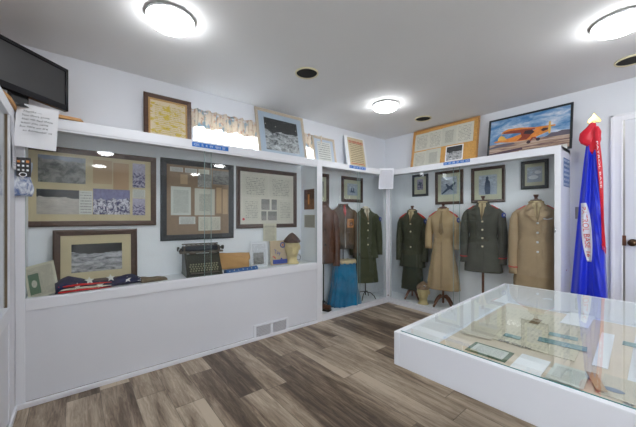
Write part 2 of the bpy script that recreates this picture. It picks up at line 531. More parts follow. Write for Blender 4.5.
# left wall with an unseen window, added only to let the fill light in
RY0, RY1, RZ0, RZ1 = -3.9, -2.0, .85, 2.05
w = MB()
w.box((XL - wb, YR, 0), (XL, RY0, H)).box((XL - wb, RY1, 0), (XL, YW, H))
w.box((XL - wb, RY0, 0), (XL, RY1, RZ0)).box((XL - wb, RY0, RZ1), (XL, RY1, H))
struct(w.build('wall_left', M['wall']))
wf = MB()
for y0, y1 in ((RY0, RY0 + .05), (-2.99, -2.91), (RY1 - .05, RY1)):
    wf.box((XL - .06, y0, RZ0), (XL - .01, y1, RZ1))
for z0, z1 in ((RZ0, RZ0 + .05), (1.43, 1.47), (RZ1 - .05, RZ1)):
    wf.box((XL - .06, RY0, z0), (XL - .01, RY1, z1))
struct(wf.build('added_window', M['trim']))  # frame of the added window

# door in the right wall
DY1, DY0, DZ = .319, -.52, 2.075
cs = MB()
cs.box((XW - .018, DY1, 0), (XW, DY1 + .078, DZ + .06)).box((XW - .018, DY0 - .078, 0), (XW, DY0, DZ + .06)).box((XW - .018, DY0, DZ), (XW, DY1, DZ + .06))
cs.box((XW - .026, DY1 + .056, 0), (XW, DY1 + .078, DZ + .06)).box((XW - .026, DY0 - .078, DZ + .042), (XW, DY1 + .078, DZ + .06))
cs.box((XW - .023, DY1 + .004, 0), (XW, DY1 + .016, DZ + .012))
struct(cs.build('trim_1', M['trim'], bevel=.002))
dr = MB()
dr.box((XW - .006, DY0, .01), (XW + .0, DY1 - .012, DZ - .012))
door = struct(dr.build('door_1', M['wall'], bevel=.001))
ds = MB().box((XW - .010, DY1 - .014, .0), (XW - .002, DY1, DZ)).build('gap_shade_strip', M['steel'], door, label='strip standing in for the shaded gap along the door edge')  # solid strip put in for the shade of the door gap
for z in (1.0,):
    MB().box((XW - .02, DY1 - .02, z - .045), (XW - .004, DY1 + .004, z + .045)).build('strike_plate', M['stand'], door, bevel=.002, label='small brown metal plate')
kb = MB().tube([(XW - .004, .258, .985), (XW - .03, .258, .985)], [.032, .03], 20)
kb.tube([(XW - .03, .258, .985), (XW - .045, .258, .985), (XW - .052, .258, .985), (XW - .07, .258, .985), (XW - .08, .258, .985)], [.012, .014, .028, .03, .018], 20)
kb.build('knob', solid('aged_bronze', (.10, .06, .035), .3, .9), door, smooth=True, label='dark bronze round door knob')
struct(MB().box((XW - .014, DY1 + .078, 0), (XW, .687, .09)).build('baseboard_right', M['trim'], bevel=.003))
struct(MB().box((XL, YR, 0), (XL + .014, 1.0, .09)).build('baseboard_left', M['trim'], bevel=.003))
sw = thing('light_switch', 'grey metal light switch plate on wall beside the blue flag', 'light switch', (XW - .003, .612, 1.25))
MB().box((-.004, -.036, -.058), (.003, .036, .058)).build('plate', M['switch'], sw, bevel=.003)
MB().box((-.014, -.006, -.012), (-.004, .006, .012)).build('toggle', M['ivory'], sw, bevel=.002)

# ------------------------------------------------------------------ display cases
def pane(parent, a, b, edge_axis, edge='edgel', m='glass', strips=True):
    """glass panel with its polished green edges as its own child strip"""
    g = MB().box(a, b).build('glass_panel', M[m], parent)
    if strips:
        if edge_axis == 'x':
            for x in (a[0], b[0]):
                MB().box((x - .0015, a[1] - .0005, a[2]), (x + .0015, b[1] + .0005, b[2])).build('glass_edge', M[edge], g)
        else:
            for y in (a[1], b[1]):
                MB().box((a[0] - .0005, y - .0015, a[2]), (b[0] + .0005, y + .0015, b[2])).build('glass_edge', M[edge], g)
    return g

# long wall case: window from x=-.246 to 2.139, z .68..1.80
A0, A1X, A2X, A3X = XC, 2.139, 2.218, 3.395
SILL, SB, TR = .682, .612, 1.798
ca = thing('display_cabinet', 'long white wall cabinet with sliding glass front holding framed documents and typewriter', 'display cabinet', (1.0, YF, 0), group=None)
inv = Matrix.Translation((-1.0, -YF, 0))
def at(mb, dx, dy, dz=0):
    mb.v = [(x - dx, y - dy, z - dz) for x, y, z in mb.v]
    return mb
def pA(mb, name, m, **k):
    return at(mb, 1.0, YF).build(name, m, ca, **k)
pA(MB().box((XC, YF + .008, 0.035), (A1X + .002, YF + .03, SB)), 'front_panel', M['panel'], bevel=.001)
pA(MB().box((-.246, YF, SB), (A1X, YF + .045, SILL)), 'sill_rail', M['white'], bevel=.003)
pA(MB().box((-.246, YF + .045, SILL - .02), (A1X, YW, SILL - .001)), 'shelf', M['back'])
pA(MB().box((XC, YF, TR), (A1X, YF + .04, TOP - .001)), 'top_rail', M['white'], bevel=.003)
pA(MB().box((XC, YF + .04, TOP - .03), (A1X, YW, TOP - .002)), 'top_board', M['white'])
pA(MB().box((XC, YF, 0.0), (-.246, YF + .045, TR)), 'post', M['white'], bevel=.003)
pA(MB().box((A1X, YF - .002, 0), (A2X, YF + .04, TOP)), 'post', M['white'], bevel=.003)
pA(MB().box((A1X + .02, YF + .04, FL), (A1X + .05, YW, TOP - .03)), 'partition', M['back'])
pA(MB().box((XC + .005, YF + .045, SILL), (XC + .03, YW, TOP - .03)), 'partition', M['back'])
pA(MB().box((XC, YF - .012, 0), (A1X, YF + .012, .032)), 'base_trim', M['trim'], bevel=.004)
pA(MB().box((-.246, YF + .004, SILL), (A1X, YF + .034, SILL + .007)).box((-.246, YF + .004, TR - .012), (A1X, YF + .034, TR)), 'track', M['white'])
g = pane(ca, (-.246 - 1, .020, SILL + .003), (.938 - 1, .025, TR), 'x')
g = pane(ca, (.876 - 1, .009, SILL + .003), (A1X - 1, .014, TR), 'x')

pA(MB().box((XC + .03, YW - .004, SILL), (A1X + .02, YW - .0005, TOP - .03)), 'bright_liner', M['back'])  # pale liner added over the room wall to brighten the case inside
# corner uniform case, part facing the same way
cb = thing('display_cabinet', 'white full height glass cabinet in the corner holding leather jackets and blue cloth', 'display cabinet', (2.8, YF, 0))
def pB(mb, name, m, **k):
    return at(mb, 2.8, YF).build(name, m, cb, **k)
pB(MB().box((A2X, YF, TR), (XF, YF + .04, TOP - .001)), 'top_rail', M['white'], bevel=.003)
pB(MB().box((A2X, YF, 0), (XF, YF + .04, FL + .012)), 'bottom_rail', M['white'], bevel=.003)
pB(MB().box((A2X - .03, YF + .04, FL - .02), (XF, YW, FL)), 'case_floor', M['back'])
pB(MB().box((A2X, YF + .04, TOP - .03), (XF, YW, TOP - .002)), 'top_board', M['white'])
pB(MB().box((A1X + .05, YW - .004, FL), (XW - .005, YW - .0005, TOP - .03)), 'bright_liner', M['back'])  # same added liner, lightens the corner case
pB(MB().box((A3X, YF + .001, FL + .012), (XF, YF + .045, TR)), 'post', M['white'], bevel=.003)
pB(MB().box((A2X, YF - .012, 0), (XF, YF + .002, .03)), 'base_trim', M['trim'], bevel=.004)
pane(cb, (A2X - 2.8, .020, FL + .01), (2.88 - 2.8, .025, TR), 'x')
pane(cb, (2.83 - 2.8, .009, FL + .01), (A3X - 2.8, .014, TR), 'x')

# uniform case along the right wall
BE = .687
cc = thing('display_cabinet', 'white glass fronted cabinet along right wall holding four uniforms on stands', 'display cabinet', (XF, 1.6, 0))
def pC(mb, name, m, **k):
    return at(mb, XF, 1.6).build(name, m, cc, **k)
pC(MB().box((XF, BE, TR), (XF + .04, YF, TOP)), 'top_rail', M['white'], bevel=.003)
pC(MB().box((XF, BE, 0), (XF + .04, YF, FL + .012)), 'bottom_rail', M['white'], bevel=.003)
pC(MB().box((XF + .04, BE, FL - .02), (XW, YW, FL)), 'case_floor', M['back'])
pC(MB().box((XF + .04, BE, TOP - .03), (XW, YW, TOP - .002)), 'top_board', M['white'])
pC(MB().box((XF, BE, FL + .012), (XF + .045, .735, TR)), 'post', M['white'], bevel=.003)
pC(MB().box((XF + .04, BE, 0), (XW, BE + .02, TOP - .001)), 'end_panel', M['white'], bevel=.002)
pC(MB().box((XW - .004, BE + .02, FL), (XW - .0005, YW - .005, TOP - .03)), 'bright_liner', M['back'])  # added pale liner, lifts the light behind the uniforms
pC(MB().box((XF + .001, YF - .03, FL + .012), (XF + .045, YF + .001, TR)), 'post', M['white'], bevel=.003)
pC(MB().box((XF - .012, BE - .012, 0), (XF + .002, YF - .012, .03)), 'base_trim', M['trim'], bevel=.004)
pane(cc, (.020, 1.62 - 1.6, FL + .01), (.025, YF - .03 - 1.6, TR), 'y')
pane(cc, (.009, .735 - 1.6, FL + .01), (.014, 1.69 - 1.6, TR), 'y')
# small lock
MB().box((-.008, .720 - 1.6, 1.07), (.0, .735 - 1.6, 1.11)).build('lock', M['chrome'], cc, bevel=.002)
MB().tube([(-.014, YF - .01 - 1.6, .10), (.0, YF - .01 - 1.6, .10)], .006, 10).build('screw', M['stand'], cc)

# left case, its front runs back towards the photographer
cd = thing('display_cabinet', 'white glass cabinet at left edge, under the television corner', 'display cabinet', (XC, 1.8, 0))
def pD(mb, name, m, **k):
    return at(mb, XC, 1.8).build(name, m, cd, **k)
LY0 = .9
pD(MB().box((XC - .04, LY0, TR), (XC, YF - .001, TOP)), 'top_rail', M['white'], bevel=.003)
pD(MB().box((XC - .045, LY0, SB), (XC, 2.44, SILL + .01)), 'sill_rail', M['white'], bevel=.003)
pD(MB().box((XC - .04, 2.44, 0), (XC, YF - .001, TR)), 'post', M['white'], bevel=.003)
pD(MB().box((XC - .04, LY0, 0), (XC, LY0 + .06, TR)), 'post', M['white'], bevel=.003)
pD(MB().box((XC - .03, LY0, .03), (XC - .008, 2.44, SB)), 'front_panel', M['panel'])
pD(MB().box((XL, LY0, SILL - .02), (XC - .045, YF + .04, SILL)), 'shelf', M['back'])
pD(MB().box((XL, LY0, TOP - .03), (XC - .04, YW, TOP - .002)), 'top_board', M['white'])
pD(MB().box((XL, LY0, 0), (XC - .04, LY0 + .02, TOP - .03)), 'end_panel', M['white'])
pD(MB().box((XL + .0005, LY0 + .02, SILL), (XL + .004, YF + .04, TOP - .03)), 'bright_liner', M['back'])  # bright liners added here and below to lighten the left case
pD(MB().box((XL + .004, YF + .10, SILL), (XC - .045, YF + .104, TOP - .03)), 'bright_liner', M['back'])
pD(MB().box((XC - .002, LY0, 0), (XC + .012, YF - .012, .032)), 'base_trim', M['trim'], bevel=.004)
pane(cd, (-.020, LY0 + .06 - 1.8, SILL + .01), (-.015, 2.44 - 1.8, TR), 'y', edge='edge')
pD(MB().box((XC - .024, 2.432, SILL + .01), (XC - .010, 2.441, TR)), 'seal', M['brownbook'], label='thin brown seal strip')

# floor vent grille
gv = thing('wall_vent', 'white two panel vent grille low on the long cabinet front', 'vent', (1.545, YF, .077))
MB().box((-.2, -.004, -.073), (.2, .008, .073)).build('frame', M['white'], gv, bevel=.002)
for sx in (-1, 1):
    cx = sx * .094
    MB().box((cx - .078, -.0052, -.055), (cx + .078, -.003, .055)).build('opening', solid('vent_shadow', (.10, .08, .10), .8), gv)  # dark slab gives the shade behind the lattice
    lt = MB()
    for k in range(-5, 6):
        for sg in (-1, 1):
            pts = []
            for t in (-1, 1):
                z = .055 * t; x = k * .033 + sg * z
                pts.append((x, z))
            (xa, za), (xb, zb) = pts
            # clip to the opening
            def clip(p, q):
                out = []
                for t in [i / 40 for i in range(41)]:
                    x = p[0] + (q[0] - p[0]) * t; z = p[1] + (q[1] - p[1]) * t
                    if abs(x) <= .078:
                        out.append((x, z))
                return out
            c = clip((xa, za), (xb, zb))
            if len(c) > 1:
                p, q = c[0], c[-1]
                lt.tube([(cx + p[0], -.0075, p[1]), (cx + q[0], -.0075, q[1])], .0036, 6)
    lt.build('lattice', M['white'], gv)

# ------------------------------------------------------------------ ceiling fittings
LN = ['round white dome ceiling light above the cartoon frame, upper left', 'smallest round dome ceiling light, in the middle near the corner', 'round dome ceiling light cut by the upper right edge',
      'dome ceiling light directly above the photographer, out of the frame', 'dome ceiling light reflected at the upper left of the long cabinet glass', 'dome ceiling light reflected over the black framed panel of letters',
      'fainter dome ceiling light reflected lower in the collage glass', 'farthest dome ceiling light reflected as the faint spot beside the portrait']
lightroot = None
for i, (x, y) in enumerate(((.455, 1.985), (2.62, 2.03), (2.635, .235), (.445, .235), (.445, -1.56), (2.62, -1.56), (.445, -3.35), (2.62, -3.35))):
    if i == 0:
        r = thing('ceiling_light', LN[0], 'ceiling light', (x, y, H - .001), group='dome ceiling lights')
        MB().lathe([(.136, 0), (.138, -.006), (.137, -.018), (.132, -.019), (.130, -.001)], 48).build('base_ring', M['chrome'], r, smooth=True)
        MB().lathe([(.129, -.014), (.134, -.021), (.130, -.034), (.116, -.050), (.088, -.064), (.052, -.072), (.018, -.075), (.001, -.0755)], 48).build('diffuser', M['dome'], r, smooth=True)
        lightroot = r
    else:
        clone(lightroot, LN[i], (x, y, H - .001))
VN = ['black round ceiling vent with cream ring, left of the middle light', 'black round ceiling vent above the cork board', 'black round ceiling vent at the right edge under the largest light']
for i, (x, y) in enumerate(((1.525, 2.01), (3.35, 2.02), (3.36, .235))):
    if i == 0:
        r = thing('ceiling_vent', VN[0], 'ceiling vent', (x, y, H - .001), group='round ceiling vents')
        MB().lathe([(.098, 0), (.100, -.006), (.096, -.012), (.090, -.012), (.086, -.002)], 40).build('ring', M['duct'], r, smooth=True)
        MB().lathe([(.089, -.004), (.05, -.0045), (.001, -.005)], 40).build('opening', M['matte'], r)  # flat black disc stands for the shaded recess of the duct
        ventroot = r
    else:
        clone(ventroot, VN[i], (x, y, H - .001))

# ------------------------------------------------------------------ framed pictures
def mat_on(right, up, org, tilt=0):
    r = Vector(right).normalized(); u = Vector(up).normalized(); n = r.cross(u)
    m = Matrix((( r.x, u.x, n.x, org[0]), (r.y, u.y, n.y, org[1]), (r.z, u.z, n.z, org[2]), (0, 0, 0, 1)))
    return m @ Matrix.Rotation(-tilt, 4, 'X')
def onA(x, y, z, tilt=0): return mat_on((1, 0, 0), (0, 0, 1), (x, y, z), tilt)
def onB(x, y, z, tilt=0): return mat_on((0, -1, 0), (0, 0, 1), (x, y, z), tilt)

def framed(label, mtx, w, h, fw, fm, backm, sheets, name='picture_frame', cat='framed picture', group=None, dep=.02, glazed=False, board='mat_board', lip=None):
    """local x right, y up from the bottom edge, z towards the viewer; sheets: (name, x0, y0, x1, y1, material[, label]) as fractions of the opening"""
    r = thing(name, label, cat, mat=mtx, group=group)
    f = MB()
    for ring in ((0, dep * .7, 0), ):
        pass
    o = [(-w / 2, 0), (w / 2, 0), (w / 2, h), (-w / 2, h)]
    i_ = [(-w / 2 + fw, fw), (w / 2 - fw, fw), (w / 2 - fw, h - fw), (-w / 2 + fw, h - fw)]
    mid = [(a[0] * .75 + b[0] * .25, a[1] * .75 + b[1] * .25) for a, b in zip(o, i_)]
    vs = []
    for pts, z in ((o, 0), (o, dep * .75), (mid, dep), (i_, dep * .55), (i_, 0)):
        vs += [(x, y, z) for x, y in pts]
    fs = []
    for k in range(5):
        k2 = (k + 1) % 5
        for j in range(4):
            j2 = (j + 1) % 4
            fs.append((k * 4 + j, k * 4 + j2, k2 * 4 + j2, k2 * 4 + j))
    f.add(vs, fs)
    f.build('frame', fm, r)
    MB().box((-w / 2 + fw * .8, fw * .8, .001), (w / 2 - fw * .8, h - fw * .8, dep * .3)).build(board, backm, r)
    ow, oh = w - 2 * fw, h - 2 * fw
    z = dep * .3
    for k, sh in enumerate(sheets):
        nm, x0, y0, x1, y1, m = sh[:6]
        zz = z + .0008 + .0003 * k
        o_ = MB().box((-ow / 2 + ow * x0, fw + oh * y0, z), (-ow / 2 + ow * x1, fw + oh * y1, zz)).build(nm, m, r)
        if len(sh) > 6: o_['label'] = sh[6]
    if glazed:
        zg = z + .003
        MB().box((-w / 2 + fw * .9, fw * .9, zg), (w / 2 - fw * .9, h - fw * .9, zg + .001)).build('picture_glass', M['glass'], r)
    return r

YB = YW - .0045
framed('wide brown framed collage of old aerial and group photographs', onA(.125, YB, 1.137), .865, .60, .042, M['brownframe'], M['cream'], [
    ('photo', .07, .56, .42, .95, M['aerial']), ('photo', .06, .10, .37, .46, M['aerial2']), ('caption', .37, .10, .475, .46, M['doc4']),
    ('paper', .48, .58, .64, .95, M['peach']), ('paper', .65, .50, .79, .93, M['salmon']),
    ('photo', .48, .10, .80, .50, M['violet'], 'violet toned group photograph'), ('photo', .825, .55, .945, .95, M['violet2']), ('caption', .825, .38, .945, .52, M['doc4']), ('photo', .825, .09, .945, .37, M['violet2'])], board='mat_board')
framed('walnut framed photograph of a rocky river standing on the cabinet shelf', onA(.138, 2.915, SILL, math.radians(3)), .535, .43, .044, M['walnut'], M['cream'], [
    ('photo', .14, .17, .86, .80, M['bwscene'])])
framed('black framed brown panel of letters, notes and a portrait', onA(.937, YB, .992), .69, .757, .052, M['darkframe'], M['linen'], [
    ('caption', .05, .90, .24, .965, M['doc4']), ('caption', .27, .90, .46, .965, M['doc4']), ('caption', .48, .86, .66, .97, M['doc3']), ('paper', .20, .73, .31, .87, M['peach']),
    ('photo', .47, .70, .69, .90, M['bwsmall']), ('photo', .72, .76, 1.0, .97, M['portrait'], 'grey portrait print'),
    ('letter', .06, .28, .36, .69, M['doc']), ('letter', .42, .28, .75, .68, M['doc2']), ('paper', .78, .31, .87, .71, M['peach']), ('paper', .89, .30, .98, .69, M['peach']),
    ('card', .18, .15, .43, .26, M['doc4']), ('card', .48, .05, .66, .26, M['doc3']), ('card', .66, .05, .85, .26, M['doc3'])])
rr = framed('dark brown framed set of certificates with small photographs', onA(1.70, YB, 1.087), .775, .66, .045, M['walnut'], M['ivory'], [
    ('certificate', .04, .52, .49, .95, M['doc3']), ('certificate', .52, .52, .97, .95, M['doc3']), ('certificate', .05, .07, .34, .49, M['doc3']),
    ('photo', .37, .28, .52, .49, M['bwsmall']), ('photo', .56, .28, .66, .49, M['bwsmall']), ('photo', .37, .07, .46, .25, M['bwsmall']), ('photo', .49, .07, .66, .25, M['bwsmall']), ('certificate', .69, .07, .97, .49, M['doc3'])])
sl = MB(); sl.tube([(-.305, .10, .0075), (-.305, .10, .0095)], .014, 12)
sl.build('seal', M['redink'], rr, label='small red seal')
# on the partition at the right end of the long case (faces -X)
def onP(y, z): return mat_on((0, -1, 0), (0, 0, 1), (A1X + .019, y, z))
r = thing('plaque', 'narrow reddish brown picture plaque on the partition, above the photo strip sheet', 'plaque', mat=onP(2.795, 1.30))
MB().box((-.095, 0, 0), (.095, .24, .006)).build('board', M['scorch'], r, bevel=.001)
MB().box((-.02, .06, .006), (.012, .18, .008)).build('figure_print', M['orange'], r)
tag(MB().box((-.10, 0, 0), (.10, .15, .002)).build('photo_strip_sheet', M['boxes']), 'pale sheet of small pictures under the brown plaque', 'sheet').matrix_world = onP(2.79, 1.085)

# A2 pictures
sh_ = framed('brown framed pale blue print above the olive uniform in the corner', onA(3.065, YB, 1.42), .43, .36, .045, M['walnut'], M['creamb'], [('print', .2, .2, .8, .82, M['bluephoto'])])
framed('brown framed print half hidden by the white post above the leather jackets', onA(2.46, YB, 1.37), .31, .41, .045, M['walnut'], M['creamb'], [('print', .2, .2, .8, .82, M['bwsmall'])])
# B pictures
XB = XW - .0045
fw_ = framed('small dark framed print with a blue flower like figure beside the corner', onB(XB, 2.338, 1.505), .25, .31, .032, M['darkframe'], M['creamb'], [('print', .25, .25, .75, .85, M['violet2'])])
pl_ = framed('brown framed pale print of an aeroplane above the tan dress', onB(XB, 1.92, 1.378), .375, .44, .036, M['walnut'], M['creamb'], [('print', .15, .25, .85, .88, M['bluephoto'])])
fg_ = framed('brown framed print of a standing figure above the dark uniform jacket', onB(XB, 1.445, 1.382), .375, .425, .036, M['walnut'], M['creamb'], [('print', .17, .17, .83, .83, M['bluephoto'])])
cl_ = framed('small dark framed pale print above the khaki uniform jacket', onB(XB, .98, 1.512), .245, .305, .034, M['darkframe'], M['creamb'], [('print', .12, .16, .88, .85, M['bluephoto'])])

slate = solid('slate_print_ink', (.05, .08, .14), .6); palei = solid('pale_print_ink', (.72, .76, .80), .6)
def fig(root, name, pts, m, z=.0085):
    mb = MB(); mb.prism(pts, .006, z); mb.build(name, m, root)
fig(fg_, 'figure_print', [(-.025, .10), (-.035, .17), (-.028, .235), (-.020, .27), (-.022, .30), (-.004, .315), (.010, .30), (.008, .27), (.024, .25), (.030, .17), (.026, .10)], slate)
fig(pl_, 'aeroplane_print', [(-.10, .145), (-.02, .215), (-.045, .27), (-.03, .275), (.01, .235), (.085, .285), (.10, .275), (.04, .215), (.07, .18), (.06, .172), (.015, .20), (-.085, .135)], slate)
fig(cl_, 'print_mark', [(.045 * math.cos(k * PI / 8) - .01, .022 * math.sin(k * PI / 8) + .125) for k in range(16)], palei)
fig(cl_, 'print_mark', [(.030 * math.cos(k * PI / 8) + .03, .018 * math.sin(k * PI / 8) + .175) for k in range(16)], palei, .0088)
fig(sh_, 'print_mark', [(-.05, .14), (-.05, .15), (-.03, .155), (-.025, .20), (-.012, .20), (-.01, .16), (.01, .16), (.012, .21), (.03, .20), (.032, .155), (.055, .15), (.055, .14)], slate)
fig(fw_, 'print_mark', [(.026 * (1 + .3 * math.sin(k * PI / 2.5)) * math.cos(k * PI / 10), .175 + .03 * (1 + .3 * math.sin(k * PI / 2.5)) * math.sin(k * PI / 10)) for k in range(20)], slate)
# on top of the cases
framed('brown framed yellowed comic page on top of the long cabinet', onA(.648, 2.905, TOP, math.radians(3)), .39, .42, .035, M['brownframe'], M['kraft'], [('comic_page', .05, .05, .95, .95, M['cartoon'])], glazed=True)
framed('large weathered wood framed river photograph leaning on top of the cabinet', onA(1.838, 2.842, TOP, math.radians(11.3)), .65, .56, .033, M['lightframe'], M['bluemat'], [('photo', .12, .10, .88, .87, M['bwbig'])], glazed=True)
rc = framed('small weathered wood framed certificate with blue border on top of the cabinet', onA(2.475, 2.862, TOP, math.radians(10)), .375, .37, .028, M['lightframe'], M['bluemat'], [('certificate', .14, .10, .86, .90, M['doc4'])])
wt = thing('notice_board', 'white board with a yellowed warning notice, leaning at the corner end of the shelf', 'notice', mat=onA(3.055, 2.845, TOP, math.radians(10)))
MB().box((-.205, 0, 0), (.205, .475, .012)).build('board', M['paper'], wt, bevel=.002)
MB().box((-.15, .005, .012), (.165, .455, .014)).build('printed_sheet', M['warn'], wt)
vs, fs = text_mesh('WARNING!', .058)
t = MB().add([(v.x - .135, v.y + .375, v.z + .0152) for v in vs], fs).build('heading', M['redink'], wt, label='red heading reading WARNING!')
lr = MB()
for k in range(9):
    lr.box((-.125 + k * .03, .075, .014), (-.105 + k * .03, .085, .0152))
lr.build('red_line', M['redink'], wt)

ck = framed('orange brown cork board with pinned ivory pages and a photograph', onB(3.682, 1.966, TOP, math.radians(9.5)), .90, .565, .018, M['oak'], M['cork'], [
    ('page', .02, .47, .27, .93, M['doc3']), ('page', .255, .47, .49, .94, M['doc3']), ('page', .48, .47, .71, .95, M['doc2']), ('page', .70, .47, .945, .95, M['doc3']),
    ('page', .02, .02, .25, .44, M['doc3']), ('page', .24, .02, .48, .45, M['doc2']), ('photo', .56, .06, .82, .44, M['paper']), ('photo', .575, .08, .805, .42, M['bwbig'])], name='cork_board', cat='cork board', board='cork')

# aeroplane painting
def sky_mat():
    m, nt, b = newmat('painted_sky')
    tc = N(nt, 'ShaderNodeTexCoord').outputs['Generated']
    n = noise(nt, mapping(nt, tc, (1.6, 1.4, 1)), 2.6, 6, .6, .4)
    nt.links.new(ramp(nt, n, [(.38, (.07, .22, .46)), (.52, (.28, .43, .62)), (.66, (.70, .72, .78))]), b.inputs['Base Color'])
    b.inputs['Roughness'].default_value = .3
    return m
def ground_mat():
    m, nt, b = newmat('painted_ground')
    tc = N(nt, 'ShaderNodeTexCoord').outputs['Generated']
    n = noise(nt, mapping(nt, tc, (1.2, 5, 1)), 2.6, 6, .6, .4)
    nt.links.new(ramp(nt, n, [(.40, (.16, .09, .10)), (.5, (.42, .29, .20)), (.65, (.58, .46, .38))]), b.inputs['Base Color'])
    b.inputs['Roughness'].default_value = .35
    return m
pw, ph = .76, .47
cu = framed('black framed painting of an orange high wing aeroplane on a field', onB(3.694, 1.032, TOP, math.radians(10)), pw, ph, .02, M['darkframe'], M['paper'], [
    ('painted_sky', 0, .28, 1, 1, sky_mat()), ('painted_field', 0, 0, 1, .34, ground_mat())], board='backing')
def pic_poly(root, name, pts, m, z=.0085, label=None):
    """pts in fractions of the picture (x right, y up)"""
    ow, oh = pw - .04, ph - .04
    q = [(-ow / 2 + ow * x, .02 + oh * y) for x, y in pts]
    mb = MB(); mb.prism(q, .006, z)
    return mb.build(name, m, root, label=label)
orange = solid('painted_orange', (.75, .26, .05), .4, var=.12, scale=40)
orangeD = solid('painted_dark_orange', (.28, .055, .03), .4, var=.12, scale=40)
yell = solid('painted_yellow', (.75, .45, .10), .4, var=.1)
dkb = solid('painted_dark', (.05, .03, .04), .4)
hills = solid('painted_hills', (.13, .11, .14), .5)
pic_poly(cu, 'tree_line', [(.0, .22), (.0, .26), (.1, .30), (.2, .33), (.33, .32), (.36, .28)], hills, .0080)
pic_poly(cu, 'tree_line', [(.70, .31), (.76, .36), (.80, .41), (.86, .40), (.92, .43), (1.0, .41), (1.0, .30)], hills, .0080)
pic_poly(cu, 'fuselage', [(.13, .39), (.25, .35), (.40, .33), (.53, .33), (.60, .36), (.70, .42), (.77, .46), (.79, .51), (.77, .55), (.70, .575), (.62, .57), (.45, .52), (.30, .46), (.20, .44), (.14, .45)], orange, .0088, 'orange painted fuselage')
pic_poly(cu, 'fuselage_shade', [(.38, .35), (.50, .34), (.54, .40), (.58, .50), (.52, .57), (.42, .55), (.44, .44)], orangeD, .0092)
pic_poly(cu, 'wing', [(.155, .60), (.18, .66), (.25, .705), (.40, .69), (.60, .62), (.84, .595), (.84, .565), (.70, .565), (.60, .575), (.45, .60), (.30, .63), (.20, .62)], orange, .0094, 'orange painted wing')
pic_poly(cu, 'wing_shade', [(.18, .60), (.20, .635), (.30, .65), (.45, .63), (.60, .60), (.60, .575), (.50, .555), (.42, .545), (.30, .57)], orangeD, .0096)
pic_poly(cu, 'tail_fin', [(.12, .40), (.115, .47), (.135, .53), (.165, .56), (.20, .52), (.23, .46), (.24, .40)], yell, .0094)
pic_poly(cu, 'tail_plane', [(.06, .40), (.08, .425), (.16, .43), (.26, .41), (.22, .375), (.10, .38)], orange, .0096)
pic_poly(cu, 'cabin_window', [(.46, .50), (.48, .58), (.57, .565), (.60, .50), (.56, .46)], dkb, .0098)
pic_poly(cu, 'engine', [(.67, .52), (.70, .56), (.76, .545), (.755, .50), (.70, .48)], dkb, .0098)
pic_poly(cu, 'propeller', [(.765, .40), (.785, .40), (.79, .52), (.785, .70), (.765, .70), (.76, .52)], yell, .0100)
for x, y in ((.53, .265), (.645, .30)):
    pic_poly(cu, 'wheel', [(x + .026 * math.cos(a * PI / 8), y + .040 * math.sin(a * PI / 8)) for a in range(16)], dkb, .0098)
pic_poly(cu, 'wheel_strut', [(.53, .28), (.57, .37), (.61, .37), (.65, .31), (.63, .30), (.59, .35), (.55, .27)], orangeD, .0096)
pic_poly(cu, 'ground_shadow', [(.0, .04), (.0, .10), (.2, .13), (.45, .16), (.46, .10), (.2, .05)], solid('painted_shadow', (.09, .05, .07), .5), .0082)
tag(MB().box((-.20, 0, 0), (.20, .045, .0015)).build('paper_strip', M['doc4']), 'long pale caption strip along the bottom of the aeroplane painting', 'caption').matrix_world = onB(3.655, .88, TOP)

# ------------------------------------------------------------------ curtain over the high window
cv = MB()
n = 220; rows = 10
pts = []
for j in range(rows + 1):
    r_ = []
    t = j / rows
    for i in range(n + 1):
        s_ = i / n
        x = .80 + s_ * 1.72
        a = .012 + .012 * t
        y = 2.925 + a * math.sin(s_ * 190 + .8 * math.sin(s_ * 31)) + .006 * math.sin(s_ * 77 + t * 2)
        z = 2.245 - t * (.175 + .012 * math.sin(s_ * 60)) + .008 * (1 - t) * math.sin(s_ * 120)
        r_.append((x, y, z))
    pts.append(r_)
cv.loft(pts, cap=False, closed=False)
o = cv.build('valance', M['curtain'], smooth=True)
sm = o.modifiers.new('thick', 'SOLIDIFY'); sm.thickness = .0015
tag(o, 'pleated floral valance above the high window behind the cabinet top', 'curtain')
tag(MB().tube([(.78, 2.935, 2.222), (2.54, 2.935, 2.222)], .007, 10).build('curtain_rod', M['trim']), 'thin white rod inside the floral valance', 'curtain rod')

# ------------------------------------------------------------------ television on the corner of the cabinets
tvd = Vector((.711, .710, 0)).normalized()
tvc = Vector((-.045, 2.752, 0)) - tvd * .285
tm = Matrix.Translation((tvc.x, tvc.y, 0)) @ Matrix.Rotation(math.radians(45), 4, 'Z')
tv = thing('television', 'black flat television on its stand in the upper left corner', 'television', (tvc.x, tvc.y, TOP + .022), math.radians(45))
b0 = 1.955 - TOP - .022; b1 = 2.253 - TOP - .022
hwT = .285
fr_ = MB()
fr_.box((-hwT, -.012, b0), (hwT, .02, b0 + .042)).box((-hwT, -.012, b1 - .024), (hwT, .02, b1)).box((-hwT, -.012, b0), (-hwT + .02, .02, b1)).box((hwT - .02, -.012, b0), (hwT, .02, b1))
fr_.build('bezel', M['gloss'], tv, bevel=.003)
MB().box((-hwT + .015, -.004, b0 + .02), (hwT - .015, .012, b1 - .015)).build('screen', M['screen'], tv)
MB().box((-hwT + .01, .02, b0 + .01), (hwT - .01, .045, b1 - .01)).box((-.16, .045, b0 + .03), (.16, .075, b1 - .06)).build('back_housing', M['black'], tv, bevel=.006)
MB().box((-.05, .02, .012), (.05, .05, b0 + .05)).build('stand_neck', M['black'], tv, bevel=.004)
MB().lathe([(.001, 0), (.10, 0), (.102, .005), (.09, .012), (.02, .016), (.001, .016)], 36, (-.0, .10, 0)).build('stand_base', M['black'], tv, smooth=True)
